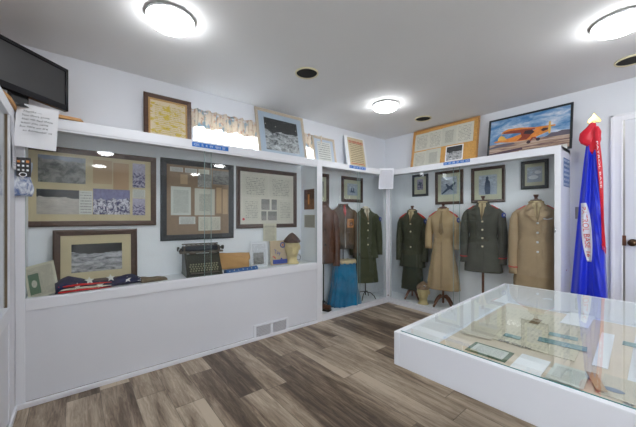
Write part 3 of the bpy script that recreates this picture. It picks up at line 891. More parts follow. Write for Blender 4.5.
bd = MB().prism([(XL + .01, YW - .01), (XL + .01, 1.9), (XC - .08, 1.9), (XC + .010, 2.4), (XC + .014, 2.60), (-.12, 2.605), (.03, 2.63), (.10, YW - .03)], TOP + .001, TOP + .022)
tag(bd.build('corner_board', M['oak'], bevel=.001), 'light oak board under the television on the corner of the cabinets', 'board')

# ------------------------------------------------------------------ papers and labels taped to the cases
def paper_sheet(name, m, mtx, w, h, label, cat='paper note', curl=.012, skew=0, group=None):
    mb = MB(); R, C = 12, 10
    fr, bk = [], []
    for j in range(R + 1):
        t = j / R
        fr.append([(-w / 2 + w * i / C + skew * (1 - t), -h * (1 - t), .0015 + curl * (1 - t) ** 2 * (.4 + .6 * abs(i / C - .4)) + .003 * math.sin(i * .8 + j * .5) * (1 - t)) for i in range(C + 1)])
    bk = [[(x, y, z - .0006) for x, y, z in r] for r in fr]
    mb.loft(fr, cap=False, closed=False); mb.loft(bk, cap=False, closed=False)
    o = mb.build(name, m, smooth=True)
    o.matrix_world = mtx
    return tag(o, label, cat, group)

pn = thing('handwritten_note', 'large white handwritten note taped over the corner below the television', 'paper note', mat=onA(-.180, YF - .044, 1.912) @ Matrix.Rotation(math.radians(-3), 4, 'Z'))
o = paper_sheet('sheet', M['paper'], Matrix.Identity(4), .195, .27, 'x')
o.parent = pn
for k in ('label', 'category'): del o[k]
hw_ = MB()
rows_ = [('Thanks —', .02), ('You don\'t know', .015), ('that we had these', .018), ('when you came', .012), ('but here we are', .006), ('so Remember us', .03)]
random.seed(3)
for k, (tx, ind) in enumerate(rows_):
    vs, fs = text_mesh(tx, .0215 if k else .023, .0003)
    hw_.add([(-.082 + ind * .6 + v.x * .92 + v.y * .25, -.055 - k * .0235 + v.y * .8 + v.x * .03 - .0015 * math.sin(v.x * 90), v.z + .0155 - k * .0007 + .003) for v in vs], fs)
hw_.build('handwriting', M['ink'], pn)
pz = paper_sheet('posted_sheet', M['hand'], onB(XF - .003, 2.565, 1.885), .20, .29, 'white handwritten sheet hanging on the corner post between the uniform cabinets', curl=.02, skew=-.015)
pz.matrix_world = mat_on((.75, -.66, 0), (0, 0, 1), (XF - .10, YF - .055, 1.885))
paper_sheet('posted_sheet', M['hand'], mat_on((0, 1, 0), (0, 0, 1), (XC + .002, 2.53, 1.80)), .13, .30, 'narrow written sheet on the left cabinet post, behind the large note', curl=.004)

def strip_label(label, mtx, w, h, m, rows, vertical=False):
    r = thing('label_strip', label, 'label', mat=mtx)
    MB().box((-w / 2, -h / 2, 0), (w / 2, h / 2, .0015)).build('backing', m, r)
    random.seed(int(w * 1000))
    tx = MB()
    for k in range(rows):
        y = h / 2 - h * (k + .5) / rows
        x = -w / 2 + .014
        while x < w / 2 - .02:
            ln = random.choice((2, 3, 4, 5, 3))
            for q in range(ln):
                if x > w / 2 - .016: break
                cw = .0065; ch = min(.6 * h / rows, .02)
                sty = random.randint(0, 4)
                tx.box((x, y - ch / 2, .0015), (x + .0018, y + ch / 2, .0022))
                if sty in (0, 1, 3): tx.box((x, y + ch / 2 - .003, .0015), (x + cw, y + ch / 2, .0022))
                if sty in (0, 2, 3): tx.box((x, y - ch / 2, .0015), (x + cw, y - ch / 2 + .003, .0022))
                if sty in (1, 3, 4): tx.box((x, y - .0015, .0015), (x + cw, y + .0015, .0022))
                if sty in (3, 4): tx.box((x + cw - .0018, y - ch / 2, .0015), (x + cw, y + ch / 2, .0022))
                x += .0105
            x += .014
    tx.build('lettering', M['labw'], r)
    return r
strip_label('blue strip label on the long cabinet top rail below the window', onA(.928, YF - .001, 1.832), .32, .038, M['label'], 1)
strip_label('short blue strip label on the rail under the warning notice', onA(2.815, YF - .001, 1.846), .30, .036, M['label'], 1)
strip_label('blue strip label on the rail under the cork board', onB(XF - .001, 1.648, 1.850), .31, .034, M['label'], 1)
strip_label('slate blue upright label on the cabinet end beside the flag', mat_on((1, 0, 0), (0, 0, 1), (3.66, BE - .001, 1.635)), .24, .27, M['label2'], 6)

# hanging packet on the left corner post
hp = thing('hanging_packet', 'blue and white printed packet hanging on the left corner post', 'packet', mat=onA(-.272, YF - .002, 1.34))
mb = MB(); rg = []
for j in range(13):
    t = j / 12; th = .012 * math.sin(PI * min(1, max(0, t))) ** .6 + .001
    wv = .060 + .006 * math.sin(t * 9)
    rg.append([(wv * math.cos(a * PI / 10) + .004 * math.sin(t * 6), t * .215, .014 + th * math.sin(a * PI / 10) * .7) for a in range(20)])
mb.loft(rg); mb.build('bag', M['bag'], hp, smooth=True)
pp = thing('black_pouch', 'small black pouch with orange and white marks over the blue packet', 'pouch', mat=onA(-.252, YF - .026, 1.462))
MB().box((-.030, 0, 0), (.036, .12, .010)).build('pouch', M['black'], pp, bevel=.004)
mk = MB()
for a in range(3):
    for c in range(3):
        mk.box((-.024 + a * .02, .035 + c * .027, .0095), (-.014 + a * .02, .046 + c * .027, .0115))
mk.build('white_marks', M['paper'], pp)
MB().box((.014, .086, .010), (.028, .102, .0125)).box((-.026, .086, .010), (-.013, .1, .0125)).build('orange_marks', M['orange'], pp)
ring = MB(); ring.tube([(.016 * math.cos(a * PI / 8), .012 + .012 * math.sin(a * PI / 8), .0105) for a in range(17)], .0025, 6)
ring.build('round_mark', M['paper'], pp)

# ------------------------------------------------------------------ things on the shelf of the long case
Z = SILL
# leaning card with a green bill
cdm = mat_on(Vector((.95, -.31, .0)), (0, 0, 1), (-.150, 2.69, Z + .001), math.radians(24)) @ Matrix.Rotation(math.radians(17), 4, 'Z')
cr = thing('info_card', 'cream card with a green banknote leaning at the left end of the shelf', 'card', mat=cdm)
MB().box((-.090, 0, 0), (.072, .235, .003)).build('card', sheet('typed_cream_card', (.60, .58, .46), (.16, .15, .12), 22, 8, .08, .44, 41), cr)
MB().box((-.075, .03, .003), (-.020, .172, .004)).build('banknote', M['greenbill'], cr, label='green banknote')
_mb = MB(); _mb.prism([(-.0475 + .014 * math.cos(k * PI / 10), .101 + .026 * math.sin(k * PI / 10)) for k in range(20)], .004, .0045); _mb.build('banknote_oval', M['doc3'], cr)
# folded flag
ff = thing('folded_flag', 'folded dark blue flag with white stars lying on the shelf', 'flag', (.13, 2.735, Z + .001), math.radians(9))
rings = []
for i in range(25):
    t = i / 24
    x = -.24 + t * .56
    hh = .125 * (1 - .50 * t) * (.75 + .25 * math.sin(t * 8 + 1)) * (.35 + .65 * min(1, (1 - t) * 6)) * (.6 + .4 * min(1, t * 8))
    dd = .065 * (1 - .35 * t)
    rings.append([(x, dd * math.cos(a * PI / 10) + .004 * math.sin(t * 30 + a), max(0.0, hh * .5 + hh * .5 * math.sin(a * PI / 10) * (1 + .1 * math.sin(a * 2 + t * 14)))) for a in range(20)])
mb = MB(); mb.loft(rings); mb.build('cloth', M['navy'], ff, smooth=True)
def starp(r): return [(r * (1 if k % 2 == 0 else .42) * math.sin(k * PI / 5), r * (1 if k % 2 == 0 else .42) * math.cos(k * PI / 5)) for k in range(10)]
for (x, z, y, s_) in ((-.06, .072, -.050, .030), (.07, .070, -.040, .030), (.18, .042, -.044, .026), (-.13, .046, -.066, .026), (.26, .030, -.04, .018), (.0, .034, -.070, .024)):
    mb = MB(); mb.prism(starp(s_), 0, .003)
    o = mb.build('star', M['star'], ff)
    o.matrix_basis = Matrix.Translation((x, y, z)) @ Matrix.Rotation(math.radians(60), 4, 'X')
for k, (z0, mm) in enumerate(((.016, M['red']), (.03, M['flagwhite']), (.052, M['red']))):
    mb = MB(); mb.tube([(-.23, -.055, z0), (-.12, -.073, z0 + .004), (0, -.072, z0 - .004), (.07, -.064, z0 - .01)], [.006, .007, .006, .002], 8); mb.build('stripe', mm, ff)
# brown folded cloth
bb = MB()
rings = []
for i in range(13):
    t = i / 12; x = -.095 + .19 * t
    hh = .040 * (1 - .5 * t) + .003 * math.sin(t * 11)
    rings.append([(x, -.06, 0), (x, -.064, hh * .4), (x, -.058, hh * .8), (x, -.02, hh), (x, .03, hh * .9), (x, .06, hh * .5), (x, .06, 0)])
bb.loft(rings)
o = bb.build('folded_cloth', M['brownbook'], smooth=False); o.location = (.50, 2.775, Z + .001); o.rotation_euler = (0, 0, .05)
tag(o, 'brown folded cloth lying flat between the flag and the typewriter', 'cloth')
tag(MB().box((-.07, -.05, 0), (.07, .05, .004)).build('paper_slip', M['paper']), 'pale slip of paper lying behind the brown folded cloth', 'paper').matrix_world = Matrix.Translation((.585, 2.90, Z + .001))

# typewriter
ty = thing('typewriter', 'old black typewriter on the shelf below the black framed panel', 'typewriter', (.905, 2.795, Z + .001), math.radians(-6))
mb = MB()
mb.loft([[(-.155, y, z), (.155, y, z)][::1] + [(.155, y2, z2), (-.155, y2, z2)] for (y, z, y2, z2) in ((-.13, .0, .13, .0), (-.13, .022, .13, .022))])
mb.build('base', M['typeb'], ty, bevel=.006)
side = [(-.125, .02), (-.12, .05), (-.07, .11), (-.035, .165), (-.02, .20), (.115, .20), (.125, .02)]
for sx in (-1, 1):
    mb = MB(); mb.loft([[(sx * .152, y, z) for y, z in side], [(sx * .134, y, z) for y, z in side]])
    mb.build('side_panel', M['typeb'], ty, bevel=.004)
mb = MB(); fp = [(-.072, .105), (-.05, .135), (-.035, .165), (-.025, .19), (.0, .19), (.0, .10)]
mb.loft([[(-.134, y, z) for y, z in fp], [(.134, y, z) for y, z in fp]]); mb.build('front_panel', M['typeb'], ty)
MB().box((-.134, .0, .02), (.134, .12, .17)).build('body', M['typeb'], ty)
kf = MB(); kf.loft([[(-.134, -.118, .03), (-.134, -.12, .045), (-.134, -.07, .10), (-.134, -.06, .03)], [(.134, -.118, .03), (.134, -.12, .045), (.134, -.07, .10), (.134, -.06, .03)]]); kf.build('key_bed', M['typeb'], ty)
for r_ in range(4):
    for k in range(11):
        x = -.118 + k * .0225 + (r_ % 2) * .008
        y = -.121 + r_ * .0145; z = .052 + r_ * .0165
        mb = MB(); mb.tube([(x, y, z), (x, y - .003, z + .006)], .0075, 10); mb.build('key', M['key'], ty, smooth=False)
mb = MB(); mb.tube([(-.115, -.128, .035), (.115, -.128, .035)], .006, 10); mb.build('space_bar', M['typem'], ty)
mb = MB(); mb.tube([(-.165, .03, .238), (.165, .03, .238)], .024, 20); mb.build('platen', M['platen'], ty, smooth=True)
mb = MB()
for sx in (-1, 1):
    mb.box((sx * .150 - .006, -.01, .19), (sx * .150 + .006, .075, .262))
mb.box((-.19, -.012, .198), (.19, .008, .214)).box((-.185, .065, .198), (.185, .085, .235))
mb.build('carriage', M['typem'], ty, bevel=.002)
for sx in (-1, 1):
    mb = MB(); mb.tube([(sx * .165, .03, .238), (sx * .185, .03, .238), (sx * .188, .03, .238), (sx * .205, .03, .238)], [.008, .008, .02, .019], 16); mb.build('platen_knob', M['typeb'], ty)
    mb = MB(); mb.lathe([(.001, .2), (.03, .2), (.032, .204), (.03, .212), (.001, .214)], 20, (sx * .085, -.03, -.004)); mb.build('ribbon_spool', M['typem'], ty)
mb = MB(); mb.tube([(-.16, .07, .275), (.16, .07, .275)], .006, 8); mb.tube([(-.14, .0, .268), (.14, .0, .268)], .004, 8)
for k in range(7): mb.box((-.13 + k * .043, -.005, .262), (-.118 + k * .043, .075, .27))
mb.build('paper_bail', M['typem'], ty)
mb = MB(); mb.tube([(-.19, -.01, .21), (-.205, -.05, .235), (-.20, -.085, .25)], [.005, .004, .006], 8); mb.build('carriage_lever', M['chrome'], ty)

# kraft envelope, blue fabric strip
en = thing('envelope', 'crumpled brown paper envelope leaning beside the typewriter', 'envelope', mat=mat_on((.93, -.20, 0), (0, 0, 1), (1.205, 2.79, Z + .012), math.radians(24)) @ Matrix.Rotation(math.radians(-2), 4, 'Z'))
mb = MB(); fr1 = []
for j in range(9):
    fr1.append([(-.17 + .34 * i / 12 * (1 if j > 4 else .96), .165 * j / 8, .006 + .006 * math.sin(i * .9 + j * 1.7) + .012 * math.sin(PI * j / 8)) for i in range(13)])
mb.loft(fr1, cap=False, closed=False); o = mb.build('sleeve', M['kraft'], en, smooth=True)
sm = o.modifiers.new('thick', 'SOLIDIFY'); sm.thickness = .006
mb = MB(); mb.box((-.165, .12, .018), (.165, .163, .022)); mb.build('flap', M['kraft'], en, bevel=.002)
mb = MB()
for t0, t1 in ((0, 1),):
    mb.loft([[(-.17 + .34 * i / 16, -.028, .0 + .0), (-.17 + .34 * i / 16, -.034, .014 + .003 * math.sin(i * 1.3)), (-.17 + .34 * i / 16, -.012, .034 + .004 * math.sin(i * .9)), (-.17 + .34 * i / 16, .022, .030), (-.17 + .34 * i / 16, .03, .0)] for i in range(17)])
sc_ = thing('rolled_scarf', 'blue rolled scarf with small white stars in front of the envelope', 'scarf', (1.25, 2.70, Z + .001), math.radians(6))
mb.build('roll', solid('mid_blue_cloth', (.03, .12, .33), .8), sc_, smooth=True)
for k in range(7):
    q = MB(); q.prism(starp(.008), 0, .002); o = q.build('star', M['star'], sc_); o.matrix_basis = Matrix.Translation((-.14 + k * .047, -.030, .018 + .006 * (k % 2))) @ Matrix.Rotation(math.radians(70), 4, 'X')

# white flyer
fy = thing('flyer', 'white printed flyer with a dark photograph standing between envelope and tan bag', 'flyer', mat=mat_on((.97, -.1, 0), (0, 0, 1), (1.50, 2.80, Z + .001), math.radians(6)))
MB().box((-.095, 0, 0), (.095, .27, .003)).build('sheet', M['flyer'], fy)
MB().box((-.065, .03, .003), (.05, .15, .004)).build('photo', M['portrait'], fy, label='dark group photograph')
tag(MB().box((-.085, 0, 0), (.085, .20, .002)).build('caption_card', M['note']), 'cream typed card on the wall under the certificates frame', 'card').matrix_world = onA(1.712, YW - .022, .935)
# tan bag with patches
tb = thing('cloth_bag', 'tan cloth bag with blue lettering and a round badge, standing by the head', 'bag', mat=mat_on((.97, -.08, 0), (0, 0, 1), (1.735, 2.80, Z + .001), math.radians(7)))
MB().box((-.10, 0, 0), (.10, .265, .014)).build('bag', M['burlap'], tb, bevel=.005)
MB().box((-.075, .012, .014), (.10, .058, .024)).box((.02, .055, .014), (.04, .075, .022)).build('ribbon', M['blueink'], tb, bevel=.004)
mb = MB()
rg_ = [(.055 + .026 * math.cos(a * PI / 12), .215 + .026 * math.sin(a * PI / 12), .016) for a in range(25)]
mb.tube(rg_, .006, 8); mb.build('round_badge', M['blueink'], tb)
mb = MB(); mb.prism([(.055 + x, .215 + y) for x, y in starp(.014)], .014, .017); mb.build('badge_star', M['redink'], tb)
vs, fs = text_mesh('Tay', .062, .0008)
MB().add([(v.x * .85 - .055, v.y * 1.0 + .13 - v.x * .25, v.z + .0155) for v in vs], fs).build('lettering', M['blueink'], tb)
MB().tube([(-.07, .10, .015), (-.04, .075, .015)], .006, 8).build('red_mark', M['redink'], tb)

# mannequin heads
def head(parent, s=1.0):
    """front is -Y; origin under the neck"""
    mb = MB(); rings = []
    n = 48
    keys = [(0, .072, .066, .0), (.012, .070, .064, .0), (.03, .055, .054, 0), (.06, .052, .055, .004), (.085, .055, .066, -.004), (.098, .060, .082, -.010), (.115, .066, .092, -.010), (.14, .072, .096, -.006),
            (.165, .076, .099, -.002), (.19, .079, .102, 0), (.215, .079, .103, .003), (.24, .074, .098, .004), (.26, .062, .083, .005), (.275, .042, .056, .006), (.283, .018, .024, .006), (.285, .002, .002, .006)]
    import bisect
    zs = [k[0] for k in keys]
    M_ = 44
    for i in range(M_ + 1):
        z = .285 * i / M_
        j = min(max(bisect.bisect(zs, z) - 1, 0), len(keys) - 2)
        t = (z - zs[j]) / (zs[j + 1] - zs[j])
        a, b, yo = [keys[j][q] + (keys[j + 1][q] - keys[j][q]) * t for q in (1, 2, 3)]
        r_ = []
        for k in range(n):
            th = 2 * PI * k / n
            x = a * math.sin(th); y = yo - b * math.cos(th)
            fr = math.cos(th)
            if fr > 0 and z > .08:
                d = 0
                d += .022 * math.exp(-(x / .010) ** 2) * math.exp(-((z - .150) / .011) ** 2)
                d += .012 * math.exp(-(x / .008) ** 2) * math.exp(-((z - .168) / .018) ** 2)
                for sx in (-1, 1):
                    d -= .010 * math.exp(-((x - sx * .028) / .014) ** 2) * math.exp(-((z - .180) / .010) ** 2)
                    d += .005 * math.exp(-((x - sx * .028) / .008) ** 2) * math.exp(-((z - .179) / .006) ** 2)
                    d += .004 * math.exp(-((x - sx * .035) / .015) ** 2) * math.exp(-((z - .145) / .014) ** 2)
                d += .005 * math.exp(-(x / .04) ** 2) * math.exp(-((z - .197) / .007) ** 2)
                d += .007 * math.exp(-(x / .018) ** 2) * math.exp(-((z - .127) / .005) ** 2)
                d += .006 * math.exp(-(x / .015) ** 2) * math.exp(-((z - .117) / .005) ** 2)
                d -= .004 * math.exp(-(x / .02) ** 2) * math.exp(-((z - .122) / .002) ** 2)
                d += .007 * math.exp(-(x / .018) ** 2) * math.exp(-((z - .100) / .008) ** 2)
                y -= d
            r_.append((x * s, y * s, z * s))
        rings.append(r_)
    mb.loft(rings); mb.build('head', M['skin'], parent, smooth=True)
    for sx in (-1, 1):
        e = MB(); e.ball((sx * .080 * s, .012 * s, .165 * s), (.008 * s, .018 * s, .030 * s), 12); e.build('ear', M['skin'], parent, smooth=True)
def cap(name, label, m, loc, rz, s=1.0):
    c = thing(name, label, 'cap', loc, rz)
    mb = MB(); rings = []
    for i in range(21):
        t = i / 20; y = -.115 + .235 * t
        hw = .083 * math.sin(PI * (.06 + .88 * t)) ** .36
        top = .045 + .055 * math.sin(PI * min(1, t * 1.15)) ** .7
        rings.append([(-hw * s, y * s, 0), (-hw * .92 * s, y * s, top * .35 * s), (-hw * .42 * s, y * s, top * .80 * s), (-.004 * s, y * s, top * s), (.004 * s, y * s, top * s), (hw * .42 * s, y * s, top * .80 * s), (hw * .92 * s, y * s, top * .35 * s), (hw * s, y * s, 0)])
    mb.loft(rings); mb.build('crown', m, c, smooth=False)
    mb = MB()
    rr = []
    for i in range(33):
        a = 2 * PI * i / 32
        rr.append((.086 * s * math.sin(a), (-.118 * math.cos(a) + .002) * s, .012 * s))
    mb.tube(rr, [.004] * 33, 6, 3.0); mb.build('turned_up_band', m, c)
    return c
hd = thing('mannequin_head', 'gold painted mannequin head on the shelf beside the tan bag', 'mannequin head', (1.905, 2.79, Z + .001), math.radians(-30))
head(hd, 1.10)
c = cap('garrison_cap', 'dark brown garrison cap on the gold head on the shelf', M['capol'], (1.905, 2.79, Z + .243), math.radians(-30), 1.08)
dk = thing('round_ornament', 'round silvery disc leaning behind the head on the shelf', 'ornament', mat=onA(2.04, 2.86, Z + .05, math.radians(12)))
mb = MB(); mb.tube([(0, 0, 0), (0, 0, .004), (0, 0, .008)], [.050, .052, .046], 28); mb.build('disc', M['silver'], dk)
mb = MB(); mb.tube([(.03 * math.cos(a * PI / 10), .03 * math.sin(a * PI / 10), .009) for a in range(21)], .003, 6); mb.build('ring', M['platen'], dk)
tag(MB().box((-.045, -.035, 0), (.045, .035, .028)).build('small_box', M['kraft'], bevel=.003), 'small tan box between the cloth bag and the mannequin head', 'box').matrix_world = Matrix.Translation((1.82, 2.86, Z + .001))

# ------------------------------------------------------------------ garments
class Body:
    """torso surface described by rings (z, half width, half depth); front is -Y"""
    def __init__(s, keys, p=2.4, folds=(0, 0, 0)):
        s.k = sorted(keys); s.p = p; s.folds = folds
    def at(s, z):
        k = s.k
        if z <= k[0][0]: return k[0][1:]
        for a, b in zip(k, k[1:]):
            if z <= b[0]:
                t = (z - a[0]) / (b[0] - a[0]); t = t * t * (3 - 2 * t) * .4 + t * .6
                return tuple(a[q] + (b[q] - a[q]) * t for q in (1, 2))
        return k[-1][1:]
    def mesh(s, grow=0, z0=None, z1=None, n=56, step=.02):
        z0 = s.k[0][0] if z0 is None else z0; z1 = s.k[-1][0] if z1 is None else z1
        m = max(4, int((z1 - z0) / step)); rings = []
        cnt, amp, zb = s.folds
        for i in range(m + 1):
            z = z0 + (z1 - z0) * i / m
            a, b = s.at(z)
            fl = amp * max(0, min(1, (zb - z) / .35)) if cnt else 0
            r = []
            for k in range(n):
                th = 2 * PI * k / n
                c, q = math.cos(th), math.sin(th)
                e = 2 / s.p
                x = (a + grow) * math.copysign(abs(c) ** e, c); y = (b + grow) * math.copysign(abs(q) ** e, q)
                f = 1 + fl * math.sin(cnt * th + 1.3 * math.sin(2 * th))
                wr = .0015 * math.sin(z * 60 + th * 5) + .001 * math.sin(z * 31 - th * 9)
                r.append((x * f + wr * c, y * f + wr * q, z))
            rings.append(r)
        mb = MB(); mb.loft(rings); return mb
    def fy(s, x, z, off=0):
        a, b = s.at(z)
        q = min(abs(x) / a, .995)
        return -(b * (1 - q ** s.p) ** (1 / s.p)) - off - .0035
    def patch(s, mb, quad, off=.004, th=.004, nu=5, nv=6):
        (ax, az), (bx, bz), (cx, cz), (dx, dz) = quad
        def P(u, v, o):
            x = (ax * (1 - u) + bx * u) * (1 - v) + (dx * (1 - u) + cx * u) * v
            z = (az * (1 - u) + bz * u) * (1 - v) + (dz * (1 - u) + cz * u) * v
            return (x, s.fy(x, z, o), z)
        rings = []
        for j in range(nv + 1):
            v = j / nv
            rings.append([P(i / nu, v, off + th) for i in range(nu + 1)] + [P(i / nu, v, off - .004) for i in range(nu, -1, -1)])
        mb.loft(rings); return mb

def stand(label, loc, rz, zneck, ztop, m_wood=True, zhem=.4, leg=.15, metal=False):
    st = thing('dress_form', label, 'dress form', loc, rz)
    m = M['stand'] if not metal else M['matte']
    if not metal:
        MB().lathe([(.001, zneck - .03), (.050, zneck - .03), (.052, zneck + .018), (.046, zneck + .034), (.018, zneck + .040), (.013, zneck + .052), (.014, ztop - .028), (.021, ztop - .012), (.023, ztop), (.001, ztop)], 20).build('neck_block', M['neck'], st, smooth=False)
    else:
        MB().lathe([(.001, zneck - .03), (.042, zneck - .03), (.04, zneck), (.036, ztop - .01), (.001, ztop)], 20).build('neck_block', M['flagwhite'], st, smooth=True)
    MB().tube([(0, 0, .05), (0, 0, zneck - .03)], .013 if not metal else .008, 12).build('pole', m, st)
    nl = 4
    for k in range(nl):
        a = PI / 4 + k * PI / 2 + .2
        c, s_ = math.cos(a), math.sin(a)
        mb = MB()
        if metal:
            mb.tube([(0, 0, .10), (c * leg * .5, s_ * leg * .5, .09), (c * leg * .85, s_ * leg * .85, .05), (c * leg, s_ * leg, .006)], .006, 8)
        else:
            mb.tube([(c * .01, s_ * .01, .13), (c * .05, s_ * .05, .135), (c * leg * .6, s_ * leg * .6, .10), (c * leg * .85, s_ * leg * .85, .05), (c * leg, s_ * leg, .014)], [.016, .018, .016, .013, .013], 10)
        mb.build('leg', m, st, smooth=True)
    return st

def jacket(name, label, cat, loc, rz, zc, zh, m, sh=.175, chest=.150, waist=.125, hem=.165, dep=.105, lapel=True, buttons=4, bmat='brass', pockets=True, belt=False, cuff=None, epau=None, patchm=None,
           zv=None, wrist=None, folds=(0, 0, 0), collar=True, sleeve_m=None, front_line=True, slw=1.0, elbow=.03, wing=False, band=None):
    g = thing(name, label, cat, loc, rz)
    zs = zc - .03
    zw = zc - .38 if zc - .38 > zh + .05 else (zc + zh) / 2
    B = Body([(zh, hem, dep * 1.05), (zh + .05, hem * .985, dep * 1.03), (zw - .05, waist * 1.08, dep * .92), (zw, waist, dep * .86), (zw + .12, chest * .96, dep), (zc - .19, chest, dep * 1.08), (zc - .14, chest * 1.03, dep * 1.0), (zc - .108, sh * .94, dep * .84), (zc - .078, sh * .82, dep * .72), (zc - .050, sh * .60, dep * .62), (zc - .028, sh * .42, dep * .56), (zc - .012, .064, .060), (zc, .056, .056)], 2.5, folds)
    B.mesh().build('body', m, g, smooth=True)
    zv = zc - .24 if zv is None else zv
    wrist = zh + .06 if wrist is None else wrist
    for sx in (-1, 1):
        x0 = sh * .86
        top = zc - .10
        pts = [(sx * (x0 - .050), .0, top + .018), (sx * (x0 - .018), .0, top + .004), (sx * (x0 + .004), 0, top - .028), (sx * (x0 + .018), .0, top - .08), (sx * (x0 + .032), -.002, (top * .6 + wrist * .4)), (sx * (x0 + .036), -.012, (top * .35 + wrist * .65)), (sx * (x0 + elbow), -.03, wrist + .05), (sx * (x0 + elbow), -.036, wrist)]
        rd = [.022, .036, .045, .050, .049, .047, .046 * slw, .046 * slw]
        mb = MB(); mb.tube(pts, rd, 18); s_ = mb.build('sleeve', sleeve_m or m, g, smooth=True)
        if cuff:
            mb = MB(); mb.tube([(sx * (x0 + elbow), -.034, wrist + .075), (sx * (x0 + elbow), -.035, wrist + .083)], .0495 * slw, 18); mb.build('cuff_braid', M[cuff], s_, label='red cuff braid')
        if patchm and sx == 1:
            mb = MB(); mb.ball((sx * (x0 + .045), -.040, top - .045), (.022, .012, .030), 12); mb.build('shoulder_patch', M[patchm], s_, smooth=True, label='round blue shoulder patch')
            mb = MB(); mb.ball((sx * (x0 + .05), -.050, top - .045), (.008, .005, .012), 8); mb.build('patch_star', M['star'], s_, smooth=True)
        if band:
            mb = MB(); mb.tube([(sx * (x0 + elbow), -.036, wrist - .004), (sx * (x0 + elbow), -.035, wrist + .04)], .049 * slw, 18); mb.build('knit_cuff', M[band], s_)
    if epau:
        for sx in (-1, 1):
            mb = MB(); mb.tube([(sx * (sh * .46), -.014, zc - .032), (sx * (sh * .72), -.014, zc - .066), (sx * (sh * 1.0), -.012, zc - .108)], [.010, .015, .020], 10, 1.0)
            mb.build('epaulet', M[epau], g, smooth=True, label='red shoulder strap')
    if collar:
        for sx in (-1, 1):
            mb = MB(); B.patch(mb, [(sx * .034, zc - .004), (sx * .058, zc - .008), (sx * .105, zc - .085), (sx * .040, zc - .065)] if lapel else [(sx * .006, zc - .012), (sx * .058, zc - .008), (sx * .075, zc - .055), (sx * .012, zc - .062)], .008, .006)
            mb.build('collar', M[band] if band and not lapel else m, g)
        mb = MB(); mb.tube([(.058 * math.sin(a), .0 - .056 * math.cos(a), zc + .000) for a in [PI * .32 + k * PI * 1.36 / 14 for k in range(15)]], .011, 8); mb.build('collar_roll', m, g, smooth=True)
    if lapel:
        for sx in (-1, 1):
            mb = MB(); B.patch(mb, [(sx * .003, zv), (sx * .014, zv - .004), (sx * .100, zc - .110), (sx * .030, zc - .060)], .016, .014)
            mb.build('lapel', m, g)
    if front_line:
        mb = MB(); B.patch(mb, [(-.004, zh + .01), (.016, zh + .01), (.016, zv), (-.004, zv)], .001, .0035, 2, 10); mb.build('front_edge', m, g)
    for k in range(buttons):
        z = zv - .015 - k * ((zv - zw + .10) / max(1, buttons - 1) if buttons > 1 else 0)
        mb = MB(); y = B.fy(.005, z, .006); mb.tube([(.005, y + .006, z), (.005, y, z), (.005, y - .004, z)], [.0105, .0115, .007], 12); mb.build('button', M[bmat], g)
    if pockets:
        for sx in (-1, 1):
            zp = zc - .235
            mb = MB(); B.patch(mb, [(sx * .045, zp - .075), (sx * .115, zp - .075), (sx * .115, zp), (sx * .045, zp)], .001, .007); p_ = mb.build('chest_pocket', m, g)
            mb = MB(); B.patch(mb, [(sx * .042, zp - .026), (sx * .118, zp - .026), (sx * .118, zp + .006), (sx * .042, zp + .006)], .010, .010); mb.build('pocket_flap', m, p_)
            mb = MB(); y = B.fy(sx * .08, zp - .015, .011); mb.tube([(sx * .08, y + .004, zp - .015), (sx * .08, y - .002, zp - .015)], .007, 10); mb.build('pocket_button', M[bmat], p_)
            zp = zw - .10
            if zp - .12 > zh:
                mb = MB(); B.patch(mb, [(sx * .05, zp - .11), (sx * .135, zp - .11), (sx * .125, zp), (sx * .048, zp)], .001, .004); p_ = mb.build('hip_pocket', m, g)
                mb = MB(); B.patch(mb, [(sx * .047, zp - .035), (sx * .132, zp - .035), (sx * .128, zp + .006), (sx * .045, zp + .006)], .010, .010); mb.build('pocket_flap', m, p_)
    if belt:
        Bm = B.mesh(.006, zw - .02, zw + .02, step=.01); Bm.build('belt', m, g, smooth=False)
        mb = MB(); y = B.fy(0, zw, .008); mb.box((-.022, y - .004, zw - .022), (.022, y + .004, zw + .022)); mb.build('buckle', m, g, bevel=.003)
    if wing:
        mb = MB(); z = zc - .165; y = B.fy(.08, z, .006)
        mb.prism([(.045, z + .006), (.08, z - .004), (.125, z + .010), (.12, z - .006), (.08, z - .014), (.05, z - .006)], 0, .004)
        mb.v = [(x, B.fy(x, yy, .004 + zz), yy) for x, yy, zz in mb.v]
        mb.build('wing_badge', M['silver'], g)
    return g, B

def shirt(label, g_root, B, zc, zv, m, tiem=None, lowered=.0):
    """collar and chest front visible in the opening of a jacket"""
    s = thing('shirt', label, 'shirt', g_root.location, g_root.rotation_euler.z)
    mb = MB(); B.patch(mb, [(-.004, zv + .005), (.004, zv + .005), (.033, zc - .006), (-.033, zc - .006)], .004, .002); mb.build('shirt_front', m, s)
    for sx in (-1, 1):
        mb = MB(); B.patch(mb, [(sx * .004, zc - .012), (sx * .040, zc - .002), (sx * .046, zc - .040), (sx * .020, zc - .058)], .009, .004, 3, 3); mb.build('collar_point', m, s)
    mb = MB(); mb.tube([(.050 * math.sin(a), -.050 * math.cos(a), zc + .006) for a in [2 * PI * k / 20 for k in range(21)]], .009, 8); mb.build('collar_band', m, s, smooth=True)
    if tiem:
        mb = MB(); B.patch(mb, [(-.006, zc - .040), (.006, zc - .040), (.011, zc - .012), (-.011, zc - .012)], .012, .006, 2, 2)
        B.patch(mb, [(-.010, zv + .02), (.010, zv + .02), (.006, zc - .040), (-.006, zc - .040)], .009, .004, 2, 5)
        mb.build('necktie', tiem, s)
    return s

